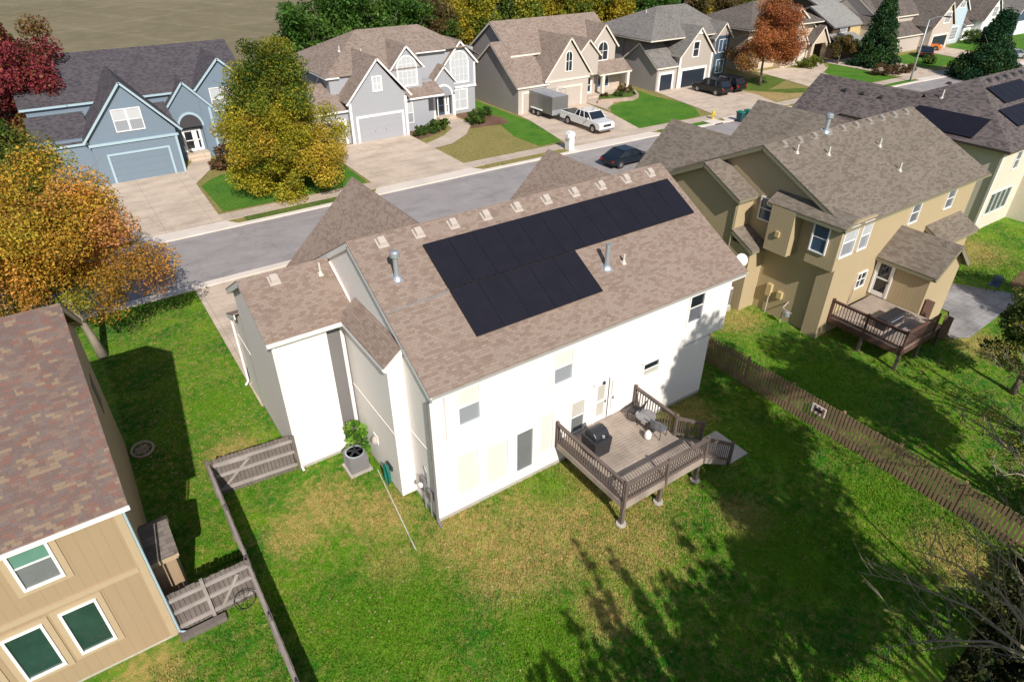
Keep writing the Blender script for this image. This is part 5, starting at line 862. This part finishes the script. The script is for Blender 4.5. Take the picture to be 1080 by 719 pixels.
# ------------------------------------------------------------------ trees, shrubs
G1, G2, G3 = (.03, .07, .012), (.06, .11, .015), (.1, .15, .02); YG, GO, OR, RE, BR = (.24, .23, .02), (.42, .3, .03), (.5, .2, .04), (.3, .045, .04), (.2, .12, .04)
tree('maple_tree', 'large orange and green maple in the front yard behind the tan house', (-8.95, 19.4, 0), (-1.5, 1.7, 6.6), (6.2, 5.6, 5.6), 190000, .062, [((.12, .16, .02), 2.2), ((.23, .24, .025), 2.5), ((.42, .31, .03), 2.6), ((.5, .28, .035), 3), ((.54, .26, .05), 2.2), ((.5, .21, .08), .9)], 11, .2, 240, rc=(.1, .22), nb=14, bark='pale_bark', start=.4)
tree('maple_tree', 'dense yellow green maple standing between the blue and grey houses', (6.9, 37.6, 0), (.6, .2, 4.9), (6.3, 5.9, 7.2), 200000, .08, [((.06, .11, .015), 1.6), ((.14, .18, .02), 2.4), ((.3, .28, .02), 3), ((.4, .34, .025), 2), ((.5, .34, .04), 1)], 5, .22, 260, 'egg', rc=(.1, .2), start=.15)
tree('orange_tree', 'round orange red tree on the lawn before the peach house', (71.6, 41.3, 0), (-.5, 0, 5.4), (5.8, 5.2, 6.4), 100000, .09, [((.42, .15, .05), 3), ((.34, .11, .05), 2), ((.48, .22, .08), 2), ((.22, .12, .03), 1.5), (G2, .3)], 6, .18, 130, 'egg', rc=(.13, .25))
tree('spruce_tree', 'tall dark conical spruce in front of the brown house', (97.2, 40.6, 0), (0, 0, 4.3), (3.6, 3.4, 4.7), 46000, .13, [((.02, .065, .02), 3), ((.035, .09, .02), 2), ((.07, .11, .03), 1)], 7, .15, 200, 'cone', rc=(.12, .2), mat='needle')
tree('small_tree', 'small olive brown round tree beside the arched peach entry', (93.4, 44.0, 0), (.2, 0, 2.7), (2.0, 2.0, 1.4), 6000, .13, [((.13, .1, .03), 2), ((.1, .11, .03), 2), (BR, 1)], 8, .09, 40)
tree('pine_tree', 'broad dark green pine beside the street at the right', (100.2, 26.6, 0), (.6, 0, 3.9), (4.3, 4.3, 4.0), 60000, .12, [((.012, .05, .02), 3), ((.02, .065, .02), 2), ((.04, .085, .02), 1)], 9, .2, 130, 'cone', rc=(.14, .24), mat='needle')
tree('red_tree', 'dark red and green tree behind the blue house at the top left', (-9.5, 56.5, 0), (.6, 0, 7.0), (6.2, 5.0, 7.4), 80000, .12, [((.24, .04, .05), 3), ((.16, .03, .035), 2), ((.2, .12, .03), 1.5), (G2, 1.5)], 10, .2, 100)
tree('olive_tree', 'olive brown tree left of the blue house garage', (-11.8, 47.5, 0), (0, 0, 3.2), (3.4, 3.2, 3.2), 24000, .1, [((.1, .09, .02), 2), (G2, 2), ((.2, .13, .03), 1)], 12, .15, 60)
tree('shade_tree', 'dark green tree at the top left corner beyond the red tree', (-14, 70, 0), (0, 0, 7), (7, 7, 6), 24000, .2, [(G1, 3), (G2, 1)], 13, .3, 70)
# rows of trees beyond the houses: one of each kind is built, the rest are copies with their own label, size and turn
protos = {}
def wood(kind, pal, seed, sh='round', n=20000):
    t = tree('woodland_tree', 'x', (0, 0, -40), (0, 0, 5.6), (3.9, 3.9, 4.6), n, .15, pal, seed, .2, 80, sh, group='trees beyond the far houses', rc=(.17, .32)); protos[kind] = t
wood('dark green', [((.035, .09, .015), 2), ((.06, .14, .02), 3), ((.1, .19, .03), 2)], 21); wood('yellow green', [((.24, .24, .02), 3), ((.36, .32, .03), 2), (G3, 1.5)], 22, 'egg'); wood('golden', [((.42, .31, .025), 3), ((.3, .26, .02), 2), (G3, 1)], 23); wood('olive brown', [((.12, .1, .03), 3), ((.17, .11, .04), 2), (G2, 1)], 24); wood('fresh green', [((.06, .11, .015), 2), ((.1, .15, .02), 2), (G1, 1)], 25, 'egg')
used = set(); rng = random.Random(3); spots = []
for (x, y, s, k) in [(19.5, 66, 1.15, 'dark green'), (24.5, 67.5, 1.3, 'dark green'), (30, 68, 1.3, 'dark green'), (27, 73, 1.35, 'dark green'), (35, 70, 1.2, 'dark green'), (39.5, 72, 1.1, 'olive brown'), (43.5, 73.5, 1.05, 'golden'), (47.5, 73, 1.1, 'yellow green'), (51.5, 75.5, 1.2, 'fresh green'), (56, 74, 1.15, 'yellow green'), (60.5, 76, 1.2, 'golden'), (65, 74, 1.15, 'yellow green'), (69.5, 76, 1.2, 'golden'), (74, 74, 1.1, 'golden'), (77.5, 77, 1.25, 'yellow green'),
     (80.5, 71, 1.1, 'dark green'), (84.5, 73, 1.2, 'dark green'), (88.5, 70, 1.05, 'olive brown'), (93, 74, 1.1, 'golden'), (97.5, 72, 1.0, 'olive brown'), (102.5, 73, 1.0, 'fresh green'), (108, 75, 1.0, 'yellow green'), (113, 73, 1.05, 'olive brown'), (119, 78, 1.1, 'fresh green'), (126, 76, 1.1, 'dark green'), (133, 77, 1.1, 'yellow green'),
     (44, 82, 1.3, 'fresh green'), (50, 84, 1.35, 'dark green'), (57, 84, 1.4, 'dark green'), (64, 85, 1.35, 'yellow green'), (71, 86, 1.4, 'dark green'), (79, 86, 1.4, 'fresh green'), (87, 84, 1.35, 'yellow green'), (96, 84, 1.3, 'fresh green'), (105, 86, 1.35, 'golden'), (115, 88, 1.4, 'yellow green'), (126, 90, 1.4, 'dark green'), (138, 90, 1.4, 'fresh green'), (72, 96, 1.6, 'dark green'), (58, 96, 1.6, 'fresh green'), (88, 97, 1.6, 'dark green'), (104, 99, 1.6, 'yellow green'), (120, 101, 1.6, 'dark green')]:
    src = protos[k]; o = src if k not in used else dup(src); used.add(k); o.location = (x, y, 0); o.rotation_euler = (0, 0, rng.random()*6.28); o.scale = (s, s, s*rng.uniform(.95, 1.12))
    near = 'front row' if y < 79 else ('second row' if y < 92 else 'last row')
    o['label'] = f'{k} tree in the {near} beyond the far houses'; spots.append((x, o, near, k))
WH = {'front row': [('dark green', ['above the grey house roof at its left end', 'over the left part of the grey house ridge', 'over the middle of the grey house ridge', 'rising behind the grey house ridge', 'over the right end of the grey house ridge'])]}
ref = ['blue house', 'grey house', 'taupe house left end', 'taupe house', 'greige house left side', 'greige house', 'orange tree', 'brown house', 'taupe gabled house', 'pale blue house']
rx = [8, 27, 38, 50, 62, 74, 84, 104, 120, 400]; cnt = {}
for x, o, near, k in sorted(spots, key=lambda q: q[0]):
    i = next(j for j, v in enumerate(rx) if x < v) ; key = (k, near, ref[i]); cnt.setdefault(key, []).append(o)
for (k, near, rf), os_ in cnt.items():
    for j, o in enumerate(os_):
        pos = '' if len(os_) == 1 else (['left one', 'right one'][j] if len(os_) == 2 else ['leftmost', 'middle one', 'rightmost', 'fourth', 'fifth'][j])
        o['label'] = f'{k} tree, {near} behind the {rf}' + (', '+pos if pos else '')
# shrubs
SH = [((.05, .1, .015), 3), ((.1, .15, .02), 2), (G1, 1)]; SB = [((.12, .07, .03), 3), ((.18, .09, .04), 2), ((.08, .07, .02), 2)]
UG = [((.03, .05, .012), 2), ((.06, .06, .018), 2), ((.09, .09, .02), 1)]
for i, (x, y, r_, lab) in enumerate([(10.2, -14.3, .8, 'dark undergrowth shrub nearest the lawn corner under the bare branches'), (12.0, -14.0, 1.0, 'dark undergrowth shrub in the middle of the rear lawn edge'), (13.8, -13.8, .9, 'dark undergrowth shrub left of the picket fence end'), (15.4, -13.9, 1.0, 'dark undergrowth shrub touching the picket fence end'), (12.6, -15.6, 1.3, 'larger dark shrub behind the rear lawn edge'), (11.0, -16.0, 1.2, 'dark shrub at the lower right corner of the picture')]): bush('shrub', lab, (x, y, 0), (r_, r_, r_*.5), int(1600*r_*r_)+300, .07, UG, 150+i, 'undergrowth along the rear lawn edge')
for i, (x, y, r_, p, lab) in enumerate([(23.3, 45.8, .75, SH, 'round green shrub nearest the grey garage wall'), (24.8, 46.2, .8, SH, 'round green shrub in the middle of the bed by the grey garage'), (26.3, 46.8, .95, SH, 'largest green shrub beside the grey house walk'), (30.3, 46.6, 1.0, SH, 'round green shrub right of the grey house steps'), (31.6, 48.0, .9, SH, 'round green shrub under the arched window'), (33.0, 48.6, .8, SH, 'round green shrub at the right corner of the grey house'),
     (5.0, 48.3, 1.3, SB, 'brown rounded shrub beside the blue house entry'), (3.6, 46.6, .8, SB, 'small brown shrub at the edge of the blue house walk'), (7.2, 48.9, 1.1, SB, 'brown shrub half hidden by the yellow green maple'), (51.6, 47.0, .6, SH, 'low green shrub in the stone edged bed'), (53.4, 48.0, .8, SB, 'reddish brown shrub by the taupe porch post'), (50.0, 47.9, .5, SB, 'small rusty shrub at the foot of the porch'),
     (88.6, 44.9, 1.3, [((.16, .19, .02), 3), ((.1, .14, .02), 2)], 'clipped yellow green hedge before the arched entry'), (86.9, 45.2, 1.1, [((.16, .19, .02), 3), ((.1, .14, .02), 2)], 'left end of the clipped yellow green hedge'), (90.9, 35.8, 1.2, SB, 'brown rounded shrub under the spruce'), (93.4, 35.2, 1.0, SB, 'brown rounded shrub right of the spruce'), (95.8, 34.6, 1.0, SB, 'brown shrub nearest the street lamp'), (105.5, 36.5, 1.1, SH, 'low dark shrub in the far green lawn'),
     (103, 44, 1.6, [((.2, .22, .02), 3), ((.1, .14, .02), 2)], 'yellow green shrub before the far taupe garage'), (130.5, 42.2, 1.6, SH, 'dark shrub below the pale blue house windows'), (133.5, 42.0, 1.3, SB, 'brown shrub at the corner of the pale blue house')]):
    bush('shrub', lab, (x, y, 0), (r_, r_, r_*.62), int(900*r_*r_)+300, .1, p, 50+i, 'shrubs in front of the far houses')
bush('shrub', 'leafy fresh green shrub growing over the air conditioner', (-1.0, 5.0, 0), (.55, .5, .85), 1500, .075, [((.1, .24, .02), 3), ((.2, .34, .04), 2), ((.05, .13, .015), 1)], 90)
t = thing('bare_vine', 'bare twiggy vine on the olive wall above the deck', 'plant', (24.8, -.1, 1.2)); m = MB(); rg = random.Random(4)
for i in range(26): x = 24.2+rg.random()*1.4; m.tube([(x, -.12, 1.2), (x+rg.uniform(-.2, .2), -.14, 1.7), (x+rg.uniform(-.4, .4), -.12, 2.0+rg.random()*.5)], [.015, .01, .005], 4)
m.build('stems', 'pale_bark', t)
# trees of the back yards: they shade the lawn and reach into the picture at the lower right
LG = [((.06, .1, .015), 3), ((.12, .14, .02), 2), ((.22, .18, .03), 1), (G1, 2)]
tree('shade_tree', 'broad leafy tree at the back fence shading the white house lawn', (9.0, -19.4, 0), (0, 0, 13.4), (3.9, 3.5, 5.8), 24000, .12, LG, 31, .25, 90, rc=(.14, .24))
tree('shade_tree', 'tallest thin topped tree casting dappled shade on the white back wall', (9.2, -20.2, 0), (.4, 0, 17.0), (3.8, 2.6, 3.2), 6500, .15, LG, 36, .2, 60, rc=(.14, .24))
tree('shade_tree', 'second leafy tree behind the fence shading the lower lawn', (6.6, -24.2, 0), (0, 0, 11.6), (3.3, 3.4, 3.6), 12000, .12, LG, 32, .25, 80, rc=(.14, .24))
def limb_tree(label, base, targets, seed, leaves, r0=.09, pal=None):
    t = thing('bare_tree', label, 'tree', base); rg = random.Random(seed); m = MB(); cl = []; B = Vector(base)
    for T in targets:
        e = Vector(T)-B; q = [Vector((0, 0, -.1)), Vector((e.x*.12, e.y*.12, e.z*.42)), Vector((e.x*.45, e.y*.45, e.z*.85)), Vector((e.x*.75, e.y*.75, e.z*1.0)), e]
        m.tube(q, [r0, r0*.7, r0*.42, r0*.24, r0*.08], 6)
        for j in range(13):
            f = .3+.68*j/13; i = min(3, int(f*4)); p = q[i].lerp(q[i+1], f*4-i); L_ = e.length*rg.uniform(.14, .32)*(1.25-f*.6); d = (e.normalized()*.8+Vector((rg.uniform(-1, 1), rg.uniform(-1, 1), rg.uniform(-.1, .8)))).normalized()
            p2 = p+d*L_*.5+Vector((0, 0, .05)); p3 = p+d*L_+Vector((rg.uniform(-.1, .1), rg.uniform(-.1, .1), .15)); m.tube([p, p2, p3], [r0*.2, r0*.13, r0*.05], 5)
            for k in range(3):
                s_ = p2.lerp(p3, rg.random()*.8); d2 = (d+Vector((rg.uniform(-1, 1), rg.uniform(-1, 1), rg.uniform(-.2, .9)))*.8).normalized(); tip = s_+d2*L_*.45; m.tube([s_, tip], [r0*.09, r0*.04], 4); cl.append([tip.x, tip.y, tip.z, .13])
    m.build('trunk', 'pale_bark', t, local=True, smooth=True)
    foliage('crown', cl, leaves, .05, pal or [((.2, .2, .03), 2), ((.36, .3, .05), 1)], t, seed)
limb_tree('pale bare branched tree reaching in at the lower right corner', (11.6, -15.4, 0), [(6.8, -13.1, 3), (8, -10.9, 3), (5.8, -12.6, 3.4), (9.4, -11.4, 3.6), (10.8, -12, 4), (12.6, -12.6, 4.2), (8.6, -12.6, 3.8)], 43, 260)
limb_tree('pale bare branched tree leaning over the end of the picket fence', (18.2, -13.2, 0), [(15.6, -11.3, 3), (14.4, -11.4, 3.6), (17.3, -9.4, 3), (18.6, -8.6, 2.6), (16.6, -10.3, 4), (19.6, -9.6, 4), (21, -10.6, 4.4), (16.0, -12.6, 2.2)], 44, 2600)
limb_tree('thin bare branched tree with yellow tips right of the picket fence end', (23.4, -12.0, 0), [(21, -9, 3.5), (22.5, -8, 3), (24.2, -8.5, 4), (20, -10.5, 4), (23.2, -9.4, 2.6)], 45, 2600)
def shoot_tree(label, base, cc, rx, n_sh, seed, leaves):
    t = thing('shade_tree', label, 'tree', base); rg = random.Random(seed); m = MB(); cl = []
    m.tube([(0, 0, -.1), (cc[0]*.5, cc[1]*.5, cc[2]*.5), (cc[0], cc[1], cc[2])], [.2, .15, .08], 8)
    for i in range(n_sh):
        x = cc[0]+rg.uniform(-1, 1)*rx; y = cc[1]+rg.uniform(-1, 1)*rx*.5; L_ = rg.uniform(1.2, 4.6)*(1-.35*abs(x-cc[0])/rx); z0 = cc[2]-rg.uniform(.2, 1.8); top = z0+L_+.4; tx = x+(x-cc[0])*.25+rg.uniform(-.2, .2)
        m.tube([(cc[0]*.8+x*.2, cc[1]*.8+y*.2, cc[2]-2), (x, y, z0), (tx, y, top)], [.05, .03, .008], 5)
        for k in range(9):
            f = (k+rg.random())/9.0; cl.append([x+(tx-x)*f+rg.uniform(-.08, .08), y+rg.uniform(-.1, .1), z0+(top-z0)*f, rg.uniform(.1, .34)*(1-.5*f)])
    m.build('trunk', 'pale_bark', t, local=True); foliage('crown', cl, leaves, .07, LG, t, seed)
shoot_tree('bushy tree with tall upright shoots shading the middle of the lawn', (-.3, -17.4, 0), (.4, .2, 6.2), 2.3, 46, 51, 22000)
shoot_tree('second bushy tree with upright shoots beside the lawn shade tree', (3.4, -18.2, 0), (.2, .2, 6.6), 1.9, 34, 52, 17000)
tree('shade_tree', 'leafy tree with yellow tips at the right edge of the picture', (26.3, -8.5, 0), (0, 0, 3.4), (2.5, 2.4, 2.5), 26000, .07, [((.05, .085, .015), 3), ((.1, .13, .02), 2), ((.34, .26, .04), .8)], 33, .14, 70)
tree('shade_tree', 'leafy tree shading the olive house lawn from beyond its back fence', (17.2, -17.6, 0), (0, 0, 11.2), (3.4, 3.4, 4.2), 26000, .12, LG, 34, .22, 80)
tree('shade_tree', 'leafy tree right of the olive house lawn beyond the frame', (33.5, -15.5, 0), (0, 0, 8.6), (3.6, 3.4, 3.6), 11000, .12, LG, 35, .22, 70)
bush('shrub', 'dark undergrowth shrub at the end of the picket fence', (19.0, -13.2, 0), (1.5, 1.0, .9), 2500, .08, [((.08, .07, .02), 2), ((.12, .1, .03), 1), (G1, 2)], 95)
bush('shrub', 'low brown undergrowth beside the lower picket fence', (22.6, -12.4, 0), (1.8, 1.2, 1.1), 3000, .08, [((.1, .07, .03), 2), ((.16, .12, .03), 1), (G1, 1)], 96)
# fallen leaves scattered over the grass
rngL = np.random.default_rng(5); cl = [(rngL.uniform(-8.2, -3.6), rngL.uniform(6, 23), .03, .5) for _ in range(260)]+[(rngL.uniform(-6, 14), rngL.uniform(-9, 0), .03, .5) for _ in range(90)]+[(rngL.uniform(1, 10), rngL.uniform(33, 45), .05, .8) for _ in range(200)]
def litter(name, cl, n, s, pal, seed):
    rng = np.random.default_rng(seed); C = np.array(cl); i = rng.integers(0, len(C), n); p = C[i, :2]+rng.normal(size=(n, 2))*C[i, 3:4]; a = rng.random(n)*6.28; sz = s*(.6+.8*rng.random(n)); m_ = (p[:, 0] < -3.6) | (p[:, 1] < -.2) | (p[:, 1] > 30)
    q = []
    for k in range(4): q.append(np.stack([p[:, 0]+np.cos(a+k*1.571)*sz*(1 if k % 2 else .6), p[:, 1]+np.sin(a+k*1.571)*sz*(1 if k % 2 else .6), C[i, 2]+rng.random(n)*.02], 1))
    V = np.stack(q, 1)[m_].reshape(-1, 3); nn = len(V)//4; me = bpy.data.meshes.new(name); me.from_pydata(V.tolist(), [], [list(range(4*j, 4*j+4)) for j in range(nn)]); P = np.array([x[0] for x in pal]); c = P[rng.integers(0, len(P), nn)]*(.7+.6*rng.random(nn))[:, None]
    at = me.color_attributes.new('col', 'FLOAT_COLOR', 'POINT'); at.data.foreach_set('color', np.repeat(np.c_[c, np.ones(nn)], 4, axis=0).astype(np.float32).ravel()); me.materials.append(MATS['leaf']); o = bpy.data.objects.new(name, me); COL.objects.link(o); tag(o, 'small dry yellow leaves scattered over the lawns', 'leaves', kind='stuff')
litter('fallen_leaves', cl, 4200, .042, [((.45, .36, .16), 1), ((.5, .42, .22), 1), ((.35, .2, .06), 1)], 6)

def turf(name, label, areas, n, h, mat, seed, holes):
    rng = np.random.default_rng(seed); A = np.array([(a[1]-a[0])*(a[3]-a[2])*a[4] for a in areas]); i = rng.choice(len(areas), n, p=A/A.sum()); ar = np.array(areas)[i]
    x = ar[:, 0]+rng.random(n)*(ar[:, 1]-ar[:, 0]); y = ar[:, 2]+rng.random(n)*(ar[:, 3]-ar[:, 2]); keep = np.ones(n, bool)
    for q in holes: keep &= ~((x > q[0]) & (x < q[1]) & (y > q[2]) & (y < q[3]))
    clump = np.sin(x*2.1+np.sin(y*1.7)*2)*np.cos(y*2.6+np.sin(x*1.3)*2)+rng.random(n)*1.6; keep &= clump > -.1
    x, y = x[keep], y[keep]; n = len(x); a = rng.random(n)*6.28; w = h*.32*(.6+.8*rng.random(n)); hh = h*(.4+1.0*rng.random(n)); lx, ly = rng.normal(size=n)*h*.7, rng.normal(size=n)*h*.7
    V = np.stack([np.stack([x-np.cos(a)*w, y-np.sin(a)*w, np.zeros(n)], 1), np.stack([x+np.cos(a)*w, y+np.sin(a)*w, np.zeros(n)], 1), np.stack([x+lx, y+ly, hh], 1)], 1).reshape(-1, 3)
    me = bpy.data.meshes.new(name); me.vertices.add(len(V)); me.vertices.foreach_set('co', V.astype(np.float32).ravel()); me.loops.add(n*3); me.loops.foreach_set('vertex_index', np.arange(n*3, dtype=np.int32)); me.polygons.add(n); me.polygons.foreach_set('loop_start', np.arange(0, n*3, 3, dtype=np.int32)); me.polygons.foreach_set('loop_total', np.full(n, 3, dtype=np.int32)); me.update()
    me.materials.append(MATS[mat]); o = bpy.data.objects.new(name, me); COL.objects.link(o); tag(o, label, 'grass', kind='stuff')
turf('grass', 'short patchy green and dry grass covering the back and side yards', [(-10, 16.3, -13, 0, 3.0), (-9, -3.5, 0, 24, 1.8), (-3.4, 0, 0, 5.7, 2.5), (14, 23, -12, 9, 1.1), (23, 42, -12, 0, .8), (36, 48, -6, 8, .6)], 330000, .07, 'grass_yard', 8, [(0, 14.1, -.02, 12), (-26, -9.0, .6, 12), (11.2, 12.6, -4.2, -2.3), (9, 60, -60, -13.1), (28.5, 37.3, -5.1, -1.2), (22.7, 37, -.1, 12), (-9, -7.5, .2, .6)])
# ------------------------------------------------------------------ light, sky, camera
S = Vector((-.3, -1.26, 1)).normalized(); elev = math.asin(S.z); az = math.atan2(S.x, S.y)
W = bpy.data.worlds.new('World'); scene.world = W; W.use_nodes = True; nt = W.node_tree; bg = nt.nodes['Background']; sky = nt.nodes.new('ShaderNodeTexSky'); sky.sky_type = 'NISHITA'; sky.sun_disc = False; sky.sun_elevation = elev; sky.sun_rotation = az
nt.links.new(sky.outputs[0], bg.inputs[0]); bg.inputs[1].default_value = .095
sl = bpy.data.lights.new('sun', 'SUN'); sl.energy = 5.0; sl.angle = R(.5); sl.color = (1, .95, .87); so = bpy.data.objects.new('sun', sl); COL.objects.link(so); so.rotation_euler = (-S).to_track_quat('-Z', 'Y').to_euler()
cd = bpy.data.cameras.new('camera'); cam = bpy.data.objects.new('camera', cd); COL.objects.link(cam); scene.camera = cam
a, b, g = .57942, -.00033, .60064; cg, sg = math.cos(g), math.sin(g); Fv = Vector((sg*math.cos(a), cg*math.cos(a), -math.sin(a))); Rr = Vector((cg, -sg, 0)); U = Rr.cross(Fv); R2 = Rr*math.cos(b)+U*math.sin(b); U2 = U*math.cos(b)-Rr*math.sin(b)
cam.matrix_world = Matrix(((R2.x, U2.x, -Fv.x, -7.18), (R2.y, U2.y, -Fv.y, -15.27), (R2.z, U2.z, -Fv.z, 19.0), (0, 0, 0, 1)))
cd.sensor_width = 36; cd.lens = 36*685.66/1080; cd.clip_end = 3000; cd.clip_start = .2
scene.view_settings.view_transform = 'Standard'; scene.view_settings.look = 'None'; scene.view_settings.exposure = 0; scene.cycles.max_bounces = 6; scene.cycles.transparent_max_bounces = 4; scene.cycles.use_denoising = True
